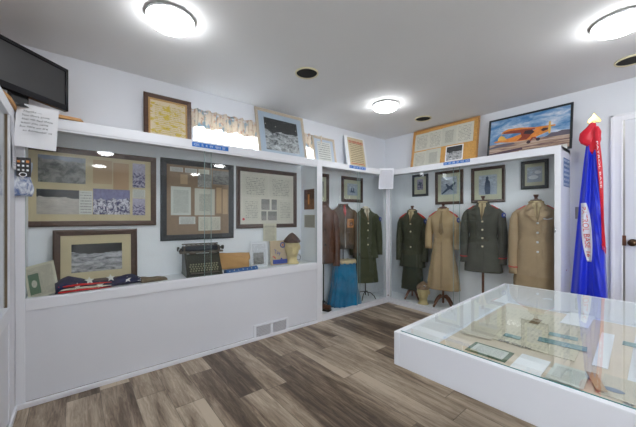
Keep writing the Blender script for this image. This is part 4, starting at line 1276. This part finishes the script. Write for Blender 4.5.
def skirt(label, loc, rz, z0, z1, w0, w1, d0, d1, m, folds, name='skirt'):
    g = thing(name, label, 'skirt', loc, rz)
    B = Body([(z0, w0, d0), (z0 + .02, w0 * .99, d0 * .99), (z1, w1, d1)], 2.2, folds)
    B.mesh().build('panel', m, g, smooth=True)
    B.mesh(.002, z1 - .012, z1 + .012, step=.008).build('waistband', m, g)
    return g

R = math.radians
# --- right case
GX = XF + .205
f = FL
L1 = (GX, 2.365, f); L2 = (GX, 1.915, f); L3 = (GX - .005, 1.435, f); L4 = (GX - .01, .925, f)
a1, a2, a3, a4 = R(-72), R(-76), R(-74), R(-72)
# 1 olive service uniform with skirt
g, B = jacket('uniform_jacket', 'olive green wool uniform jacket with red shoulder straps, nearest the corner post', 'uniform jacket', L1, a1, 1.295 - f, .52 - f, M['olive'], sh=.165, chest=.145, waist=.118, hem=.172, dep=.10, epau='red', patchm='blueink', belt=True, zv=1.13 - f, wrist=.60 - f, folds=(9, .02, .75))
shirt('khaki shirt and tie in the neck of the olive jacket with red straps', g, B, 1.295 - f, 1.13 - f, M['khaki'], M['tandk'])
skirt('olive green wool skirt below the jacket with red shoulder straps', L1, a1, .21 - f, .62 - f, .150, .125, .095, .080, M['olive'], (7, .05, .6))
stand('wooden dress form stand under the olive jacket and skirt in the right cabinet', L1, a1, 1.285 - f, 1.365 - f, leg=.13)
# 2 tan dress
g, B = jacket('dress', 'long tan belted uniform dress with tie and red shoulder straps', 'dress', L2, a2, 1.315 - f, .29 - f, M['tan'], sh=.165, chest=.142, waist=.108, hem=.195, dep=.105, lapel=False, buttons=0, pockets=False, epau='red', patchm='blueink', belt=False, zv=1.05 - f, wrist=.80 - f, folds=(9, .035, .85))
B.mesh(.004, .935 - f - .018, .935 - f + .018, step=.012).build('belt', M['tan'], g)
mb = MB(); B.patch(mb, [(-.010, 1.255 - f), (.010, 1.255 - f), (.015, 1.29 - f), (-.015, 1.29 - f)], .016, .008, 2, 2); B.patch(mb, [(-.030, 1.02 - f), (.030, 1.02 - f), (.009, 1.255 - f), (-.009, 1.255 - f)], .008, .005, 4, 6); B.patch(mb, [(-.004, .985 - f), (.004, .985 - f), (.030, 1.02 - f), (-.030, 1.02 - f)], .008, .005, 4, 3)
mb.build('necktie', M['tandk'], g)
for sx in (-1, 1):
    mb = MB(); B.patch(mb, [(sx * .050, 1.04 - f), (sx * .105, 1.04 - f), (sx * .105, 1.12 - f), (sx * .050, 1.12 - f)], .001, .004); mb.build('chest_pocket', M['tan'], g)
mb = MB(); B.patch(mb, [(-.004, .31 - f), (.006, .31 - f), (.006, .90 - f), (-.004, .90 - f)], .001, .004, 2, 16); mb.build('front_seam', M['tandk'], g)
stand('wooden dress form stand with curved legs under the tan dress', L2, a2, 1.305 - f, 1.385 - f, leg=.155)
# 3 dark jacket
g, B = jacket('uniform_jacket', 'dark olive drab uniform jacket with red cuff braid, in the middle of the right cabinet', 'uniform jacket', L3, a3, 1.375 - f, .585 - f, M['dkgrey'], sh=.185, chest=.158, waist=.138, hem=.195, dep=.112, cuff='red', epau=None, patchm='blueink', zv=1.175 - f, wrist=.68 - f, buttons=4, belt=False, folds=(7, .02, .75))
for sx in (-1, 1):
    mb = MB(); mb.tube([(sx * .085, -.012, 1.375 - f - .034), (sx * .155, -.012, 1.375 - f - .080)], .009, 8); mb.build('shoulder_piping', M['red'], g)
shirt('khaki shirt and tie in the neck of the dark jacket', g, B, 1.375 - f, 1.175 - f, M['khaki'], M['tandk'])
stand('wooden dress form stand with bare pole under the dark jacket', L3, a3, 1.365 - f, 1.452 - f, leg=.14)
# 4 khaki jacket
g, B = jacket('uniform_jacket', 'khaki uniform jacket with four silver buttons at the right end of the cabinet', 'uniform jacket', L4, a4, 1.360 - f, .50 - f, M['tan2'], sh=.185, chest=.160, waist=.150, hem=.195, dep=.112, cuff='red', bmat='silver', zv=1.165 - f, wrist=.62 - f, buttons=4, wing=True, folds=(7, .012, .75))
for sx in (-1, 1):
    mb = MB(); mb.tube([(sx * .085, -.012, 1.36 - f - .034), (sx * .155, -.012, 1.36 - f - .080)], .009, 8); mb.build('shoulder_piping', M['redink'], g)
shirt('tan shirt with open collar in the neck of the khaki jacket', g, B, 1.360 - f, 1.165 - f, M['khaki'], M['tandk'])
stand('wooden dress form stand under the khaki jacket', L4, a4, 1.352 - f, 1.438 - f, leg=.14)

# --- corner case
K1 = (3.165, 2.805, f); K2 = (2.735, 2.812, f); K3 = (2.40, 2.82, f)
b1_, b2_, b3_ = R(-32), R(-30), R(-30)
g, B = jacket('uniform_jacket', 'green olive uniform jacket over a skirt in the corner cabinet', 'uniform jacket', K1, b1_, 1.325 - f, .64 - f, M['olive2'], sh=.185, chest=.155, waist=.135, hem=.180, dep=.105, belt=True, zv=1.14 - f, wrist=.68 - f, folds=(7, .02, .8), patchm='blueink')
shirt('cream shirt in the neck of the green olive corner jacket', g, B, 1.325 - f, 1.14 - f, M['flagwhite'], M['tandk'])
skirt('green olive skirt below the corner cabinet jacket', K1, b1_, .30 - f, .70 - f, .185, .145, .105, .085, M['olive2'], (6, .04, .7))
stand('dress form with white neck and thin black metal stand in the corner cabinet', K1, b1_, 1.32 - f, 1.365 - f, metal=True, leg=.15)
# bomber
g, B = jacket('leather_jacket', 'brown leather flight jacket with an orange chest patch and red lining', 'leather jacket', K2, b2_, 1.375 - f, .80 - f, M['bomber'], sh=.170, chest=.148, waist=.145, hem=.140, dep=.105, lapel=False, buttons=0, pockets=False, zv=1.18 - f, wrist=.70 - f, band='knit')
mb = MB(); B.patch(mb, [(-.003, 1.225 - f), (.003, 1.225 - f), (.030, 1.365 - f), (-.030, 1.365 - f)], .010, .003); mb.build('lining', M['red'], g, label='red lining at the neck')
B.mesh(.003, .80 - f, .85 - f, step=.012).build('knit_waistband', M['knit'], g)
mb = MB(); B.patch(mb, [(.028, 1.075 - f), (.118, 1.075 - f), (.118, 1.185 - f), (.028, 1.185 - f)], .003, .004); pt = mb.build('squadron_patch', M['orange'], g, label='orange square patch with a dark round figure')
mb = MB()
mb.tube([(.073 + .030 * math.cos(a * PI / 10), B.fy(.073 + .030 * math.cos(a * PI / 10), 1.13 - f, .009), 1.13 - f + .036 * math.sin(a * PI / 10)) for a in range(21)], .0055, 8); mb.build('patch_ring', M['matte'], pt)
mb = MB(); mb.ball((.073, B.fy(.073, 1.13 - f, .009), 1.13 - f), (.015, .004, .02), 10); mb.build('patch_figure', M['matte'], pt)
for sx in (-1, 1):
    mb = MB(); B.patch(mb, [(sx * .04, .90 - f), (sx * .115, .90 - f), (sx * .115, .99 - f), (sx * .04, .99 - f)], .002, .006); mb.build('pocket', M['bomber'], g)
mb = MB(); B.patch(mb, [(-.003, .81 - f), (.003, .81 - f), (.003, 1.20 - f), (-.003, 1.20 - f)], .002, .004, 2, 10); mb.build('zip', M['steel'], g)
stand('dress form stand under the brown leather flight jacket', K2, b2_, 1.33 - f, 1.34 - f, metal=True, leg=.12)
# leather jacket at left
g, B = jacket('leather_jacket', 'reddish brown leather jacket partly behind the white post', 'leather jacket', K3, b3_, 1.365 - f, .64 - f, M['leather'], sh=.150, chest=.135, waist=.13, hem=.14, dep=.10, lapel=False, buttons=3, pockets=False, zv=1.25 - f, wrist=.60 - f, bmat='matte')
for sx in (-1, 1):
    mb = MB(); B.patch(mb, [(sx * .04, .78 - f), (sx * .115, .76 - f), (sx * .115, .87 - f), (sx * .04, .89 - f)], .002, .006); mb.build('pocket', M['leather'], g)
stand('dress form stand under the reddish brown leather jacket', K3, b3_, 1.33 - f, 1.34 - f, metal=True, leg=.07)

# blue satin draped over a small stool
bl = thing('draped_cloth', 'shiny blue satin cloth draped to the cabinet floor below the flight jacket', 'cloth', (2.725, 2.775, f + .001), R(-20))
mb = MB(); rings = []
for i in range(26):
    t = i / 25; z = .575 * (1 - t)
    a = .150 + .030 * t + .040 * t ** 2; b = .088 + .012 * t + .012 * t ** 2
    r = []
    for k in range(96):
        th = 2 * PI * k / 96
        fl = (.07 + .34 * t) * (.75 - 1.3 * abs(math.sin(6.5 * th + .9 * math.sin(3 * th) + t * .7)) ** .7 + .25 * math.sin(23 * th + 3 * t)) * .42
        r.append((a * (1 + fl) * math.copysign(abs(math.cos(th)) ** .8, math.cos(th)), b * (1 + fl) * math.copysign(abs(math.sin(th)) ** .8, math.sin(th)), z))
    rings.append(r)
mb.loft(rings); mb.build('cloth', M['satin'], bl, smooth=True)
lc = MB(); rings = []
for rr_, z in ((.02, .590), (.11, .592), (.155, .590), (.163, .575), (.170, .553)):
    rings.append([(rr_ * math.cos(2 * PI * k / 48) * .98, rr_ * .68 * math.sin(2 * PI * k / 48), z + (.008 * math.sin(k * 1.9) if rr_ > .14 else 0) - f * 0) for k in range(48)])
lc.loft(rings, cap=False)
o = lc.build('lace_cloth', M['lace'], smooth=True); o.modifiers.new('thick', 'SOLIDIFY').thickness = .003
o.location = (2.725, 2.775, f + .001); o.rotation_euler = (0, 0, R(-20)); tag(o, 'ivory lace cloth with wavy edge on top of the blue satin', 'lace')
# boot toe behind the post
bt = thing('shoe', 'brown leather shoe on the cabinet floor beside the white post', 'shoe', (2.375, 2.755, f + .001), R(20))
mb = MB(); rings = []
for i in range(17):
    t = i / 16; y = -.07 + .19 * t
    hh = .055 + .03 * max(0, (t - .5)) * 2; ww = .045 * math.sin(PI * (.12 + .78 * t)) ** .4
    rings.append([(ww * math.cos(a * PI / 9), y, .018 + hh * .5 + hh * .5 * math.sin(a * PI / 9)) for a in range(18)])
mb.loft(rings); mb.build('upper', M['leather'], bt, smooth=True)
MB().box((-.04, -.07, 0), (.04, .12, .018)).build('sole', M['matte'], bt, bevel=.006)

# head with cap on the floor of the right case
hd = thing('mannequin_head', 'gold painted mannequin head on the floor between olive skirt and tan dress', 'mannequin head', (XF + .125, 2.150, f + .001), R(-72))
head(hd, .95)
c = cap('garrison_cap', 'tan garrison cap with a badge on the head standing on the floor', M['captan'], (XF + .125, 2.150, f + .208), R(-72), .95)
MB().ball((.035, -.085, .045), (.014, .008, .014), 10).build('badge', M['silver'], c, smooth=True)
MB().ball((.035, -.093, .045), (.008, .005, .008), 8).build('badge_centre', M['matte'], c, smooth=True)

# ------------------------------------------------------------------ flag on its pole
FX, FY = 3.60, .483
fp = thing('flag_pole', 'gold topped flag pole with round base beside the cabinet end', 'flag pole', (FX, FY, 0))
MB().tube([(0, 0, .03), (0, 0, 2.02)], .012, 12).build('pole', M['brass'], fp)
MB().lathe([(.001, 0), (.15, 0), (.15, .012), (.06, .03), (.025, .07), (.02, .12), (.001, .12)], 28).build('base', M['gold'], fp, smooth=True)
sp_ = [(0, .115), (.014, .085), (.034, .062), (.046, .040), (.044, .022), (.030, .014), (.016, .022), (.008, .030), (.009, .0), (-.009, .0), (-.008, .030), (-.016, .022), (-.030, .014), (-.044, .022), (-.046, .040), (-.034, .062), (-.014, .085)]
mb = MB(); mb.prism([(x, z) for x, z in sp_], -.006, .006)
o = mb.build('spearhead', M['gold'], fp, bevel=.004); o.matrix_basis = mat_on((.25, -.97, 0), (0, 0, 1), (0, 0, 2.035))
MB().lathe([(.001, 2.0), (.014, 2.0), (.016, 2.01), (.012, 2.035), (.001, 2.036)], 16).build('ferrule', M['gold'], fp, smooth=True)

fl = thing('flag', 'royal blue flag with pale scroll lettered PATROL BASE, hanging in folds on its pole', 'flag', (FX, FY, 0), 0)
# local frame: u to picture right (-Y), front -X
def flag_pt(u, z, off=0):
    """u -1..1 across the hanging cloth"""
    t = max(0, min(1, (1.90 - z) / 1.45))
    hw = .034 + .085 * t ** .8
    cx = .012 - .035 * t
    yy = cx * -1 * 0 + (-(u * hw)) + (.008 + .035 * t * (1 if True else 0)) - .0
    xx = -.035 - .055 * math.sqrt(max(0, 1 - u * u)) * (.7 + .3 * t) - off + (.010 + .010 * t) * math.sin(u * 7.5 + .6 + t * 1.1)
    return (xx, yy, z)
mb = MB(); rings = []
for i in range(47):
    z = 1.90 - (1.90 - .47) * i / 46
    n_ = 40
    rr_ = [flag_pt(-1 + 2 * k / n_, z) for k in range(n_ + 1)]
    rr_ += [(.02 + .02 * math.sin(k * .9), flag_pt(1 - 2 * k / 10, z)[1] * .95, z) for k in range(11)]
    rings.append(rr_)
mb.loft(rings); mb.build('field', M['flagblue'], fl, smooth=True)
fr1 = MB(); rings = []
for z in (.515, .47, .455):
    rings.append([flag_pt(-1 + 2 * k / 40, z, .003) for k in range(41)] + [flag_pt(1 - 2 * k / 40, z, -.004) for k in range(41)])
fr1.loft(rings); fr1.build('fringe', M['flagfringe'], fl)
# second fold lying over the right part
mb = MB(); rings = []
for i in range(40):
    z = 1.78 - (1.78 - .46) * i / 39
    t = (1.78 - z) / 1.3
    rings.append([(-.078 - .022 * t - .020 * math.sin(PI * k / 12) - .004 * math.sin(z * 22 + k), -.008 + .010 * t - (.034 + .055 * t) * k / 12, z) for k in range(13)] + [(-.05, -.008 - (.034 + .055 * t) * k / 12, z) for k in range(12, -1, -1)])
mb.loft(rings); mb.build('fold', M['flagblue'], fl, smooth=True)
def scroll_c(s):
    """centre line of the scroll, s 0 (top) .. 1"""
    return (.72 * 0 + .60 * 0 + (-.30 + .30 * math.sin(PI * (s * .62)) ) , 1.285 - .53 * s)
def scroll_pt(s, w, off):
    z = 1.335 - .52 * s
    yc = .056 - .040 * s ** .8 + .004
    hw = .034 * math.sin(PI * min(1, max(0, .12 + .82 * s))) ** .5
    y = yc - w * hw
    return y, z
def surf_x(y, z, off):
    t = max(0, min(1, (1.90 - z) / 1.45)); hw = .034 + .085 * t ** .8
    u = -(y - (.008 + .035 * t)) / hw
    u = max(-1, min(1, u))
    return flag_pt(u, z, off)[0]
mb = MB(); rings = []
for i in range(25):
    s_ = i / 24
    fr, bk = [], []
    for k in range(9):
        y, z = scroll_pt(s_, -1 + k / 4, 0)
        fr.append((surf_x(y, z, .006) - .004, y, z)); bk.append((surf_x(y, z, -.002), y, z))
    rings.append(fr + bk[::-1])
mb.loft(rings); sc2 = mb.build('scroll', M['scroll'], fl, smooth=True, label='pale scroll lettered PATROL BASE 16 in red')
vs, fs = text_mesh('PATROL BASE 16', .060, .0012)
L_ = max(v.x for v in vs)
out = []
for v in vs:
    s_ = .06 + .86 * v.x / L_
    # letters run downwards, tops of the letters towards the right
    w = (v.y / .060 - .36) * 1.75
    y, z = scroll_pt(s_, w * .9, 0)
    out.append((surf_x(y, z, .006) - .0055 - v.z, y, z))
MB().add(out, fs).build('lettering', M['redink'], sc2, label='red capitals PATROL BASE 16')
# red ribbon bunched at the top with a hanging streamer
rb = thing('ribbon', 'red ribbon bunched under the gold spearhead with a long lettered streamer', 'ribbon', (FX, FY, 0))
# upper puff, lower-left hanging loop, each a soft folded lump of ribbon
def lump(keys, n=30):
    rings = []
    for i in range(25):
        t = i / 24 * (len(keys) - 1); k0 = min(int(t), len(keys) - 2); q = t - k0; q = q * q * (3 - 2 * q)
        z, cy, ry, rx = [keys[k0][c] * (1 - q) + keys[k0 + 1][c] * q for c in range(4)]
        rings.append([(-.052 + rx * math.cos(2 * PI * k / n) * (1 + .12 * math.sin(5 * 2 * PI * k / n + t * 2.2)), cy + ry * math.sin(2 * PI * k / n) * (1 + .10 * math.sin(3 * 2 * PI * k / n + t * 2)), z + .25 * ry * math.sin(2 * PI * k / n + .5)) for k in range(n)])
    mb = MB(); mb.loft(rings); return mb
lump([(2.045, .0, .018, .018), (2.00, .012, .034, .030), (1.955, .030, .056, .040), (1.90, .038, .064, .042), (1.865, .030, .050, .038), (1.84, .022, .020, .020)]).build('bow', M['flagred'], rb, smooth=True)
lump([(2.01, -.020, .014, .014), (1.96, -.022, .034, .036), (1.90, -.018, .036, .040), (1.84, .000, .034, .036), (1.79, .006, .026, .028), (1.765, .004, .010, .012)]).build('loop', M['flagred'], rb, smooth=True)
mb = MB(); rings = []
def stream(t, k):
    z = 1.99 - 1.02 * t
    yc = -.026 - .058 * t - .006 * math.sin(t * 5)
    return (-.108 - .012 * math.sin(t * 7 + k), yc - (k - .5) * (.026 + .006 * math.sin(t * 6)), z - .03 * (k if t > .96 else 0))
for i in range(41):
    t = i / 40
    a = [stream(t, k / 4) for k in range(5)]
    rings.append(a + [(x + .004, y, z) for x, y, z in a[::-1]])
mb.loft(rings); st_ = mb.build('streamer', M['flagred'], rb, smooth=True)
vs, fs = text_mesh('PATROL BASE', .022, .0008)
L_ = max(v.x for v in vs); out = []
for v in vs:
    x, y, z = stream(.12 + .40 * v.x / L_, .5)
    out.append((x - .004 - v.z, y - (v.y / .026 - .36) * .018, z))
MB().add(out, fs).build('streamer_lettering', M['paper'], st_)
mb = MB()
for k in range(3):
    mb.tube([stream(.99, k / 2), tuple(a + b for a, b in zip(stream(.99, k / 2), (0, -.006 + .004 * k, -.05)))], .003, 6)
mb.build('fringe', M['flagred'], st_)

# ------------------------------------------------------------------ glass topped table case
ta = R(1.7)
tcse = thing('display_table', 'white table display case with a flat glass top over papers', 'display table', (.886, .650, 0), ta)
# local: x along the far side (0..1.172), y negative towards the right of the picture
TW, TL, TZ, TH = 1.172, 1.95, .80, .118
wt_ = .022
mb = MB()
mb.box((0, -wt_, TZ - TH), (TW, 0, TZ)).box((0, -TL, TZ - TH), (wt_, -wt_, TZ)).box((TW - wt_, -TL, TZ - TH), (TW, -wt_, TZ)).box((wt_, -TL, TZ - TH), (TW - wt_, -TL + wt_, TZ))
mb.build('apron', M['white'], tcse, bevel=.002)
MB().box((wt_, -TL + wt_, TZ - TH + .002), (TW - wt_, -wt_, TZ - TH + .014)).build('bed', M['wpage'] if False else M['white'], tcse)
MB().box((.0195, -TL + .0195, TZ - .002), (TW - .016, -.016, TZ + .0022)).build('glass_top', M['tglass'], tcse)
e = MB()
e.box((.0185, -TL + .0195, TZ - .0005), (.0195, -.016, TZ + .0020))
e.build('glass_edge', M['edge'], tcse, label='green edge of the glass top')
MB().box((.32, -TL + .35, 0), (TW - .32, -.38, TZ - TH + .002)).build('pedestal', M['white'], tcse, bevel=.003)
BZ = TZ - TH + .015
Tm = Matrix.Translation((.886, .650, 0)) @ Matrix.Rotation(ta, 4, 'Z')
def tdoc(name, label, cat, cx, cy, w, h, rot, m, z=0, th=.002, extra=None):
    o = MB().box((-w / 2, -h / 2, 0), (w / 2, h / 2, th)).build(name, m)
    o.matrix_world = Tm @ Matrix.Translation((cx, cy, BZ + z)) @ Matrix.Rotation(rot, 4, 'Z')
    return tag(o, label, cat)
Q = PI / 2
tdoc('backing_board', 'peach mounting board lying across the middle of the table case', 'board', .60, -.30, 1.00, .52, 0, M['pinkboard'], 0, .003)
tdoc('backing_board', 'peach mounting board at the right side of the table case', 'board', .60, -.85, 1.00, .54, 0, M['pinkboard'], 0, .003)
tdoc('chart', 'large yellowed chart with teal print and dark lettering in the table case', 'chart', .735, -.245, .56, .36, .02, M['chart'], .004, .002)
tdoc('chart', 'smaller beige chart under the bright reflection in the table case', 'chart', .52, -.105, .20, .12, .1, M['chart2'], .007, .001)
ct = tdoc('banknote_certificate', 'green bordered certificate near the front edge of the table case', 'certificate', .318, -.205, .105, .135, 0, M['greenbill'], .004, .002)
tdoc('certificate_centre', 'pale centre sheet of the green bordered certificate', 'certificate', .318, -.205, .080, .110, 0, M['doc'], .0065, .0005)
tdoc('white_card', 'blank white card right of the green bordered certificate', 'card', .318, -.335, .145, .085, 0, M['paper'], .004, .002)
tdoc('white_card', 'blank white card at the far side of the table case', 'card', 1.02, -.365, .24, .10, 0, M['paper'], .007, .002)
tdoc('white_card', 'long white card between the two mounting boards', 'card', .68, -.488, .42, .040, .03, M['paper'], .005, .002)
tdoc('teal_print', 'long dark teal picture strip on the yellowed chart', 'print', .600, -.372, .055, .150, .1, M['teal'], .0075, .001)
tdoc('teal_print', 'pale teal picture strip farther back on the yellowed chart', 'print', .70, -.36, .045, .095, .1, M['teal'], .0075, .001)
tdoc('teal_print', 'small teal drawing above the dark lettering in the table case', 'print', .535, -.220, .040, .060, 0, M['teal'], .0088, .001)
tdoc('dark_note', 'small dark tan square print on the chart in the table case', 'print', .83, -.235, .085, .035, 0, M['tandk'], .0075, .001)
tdoc('letter', 'handwritten pale letter near the front glass edge', 'letter', .315, -.435, .14, .090, 0, M['doc'], .0085, .001)
tdoc('ribbon_strip', 'salmon strip of paper beside the oval stamp', 'paper', .33, -.500, .12, .025, .3, M['salmon'], .011, .001)
tdoc('letter', 'cream page with an oval blue stamp', 'page', .345, -.560, .16, .10, 0, M['chart2'], .0045, .002)
mb = MB(); mb.prism([(.024 * math.cos(k * PI / 12), .014 * math.sin(k * PI / 12)) for k in range(24)], 0, .0006)
o = mb.build('oval_stamp', solid('slate_stamp', (.18, .24, .34), .6)); o.matrix_world = Tm @ Matrix.Translation((.315, -.538, BZ + .0068)) @ Matrix.Rotation(Q, 4, 'Z')
tag(o, 'oval slate blue stamp at the front right of the table case', 'stamp')
tdoc('chart', 'grey printed page on the right mounting board', 'page', .62, -.62, .10, .09, 0, M['doc3'], .004, .002)
tdoc('teal_print', 'teal picture strip at the right edge of the picture in the table case', 'print', .81, -.60, .05, .14, 0, M['teal'], .004, .002)
vs, fs = text_mesh('PATROL BASE', .030, .0003)
wmax = max(v.x for v in vs)
o = MB().add([(v.x * .112 / wmax, v.y, v.z) for v in vs], fs).build('lettering', M['ink'])
o.matrix_world = Tm @ Matrix.Translation((.462, -.305, BZ + .0095)) @ Matrix.Rotation(Q, 4, 'Z')
tag(o, 'dark lettering printed across the yellowed chart', 'lettering')
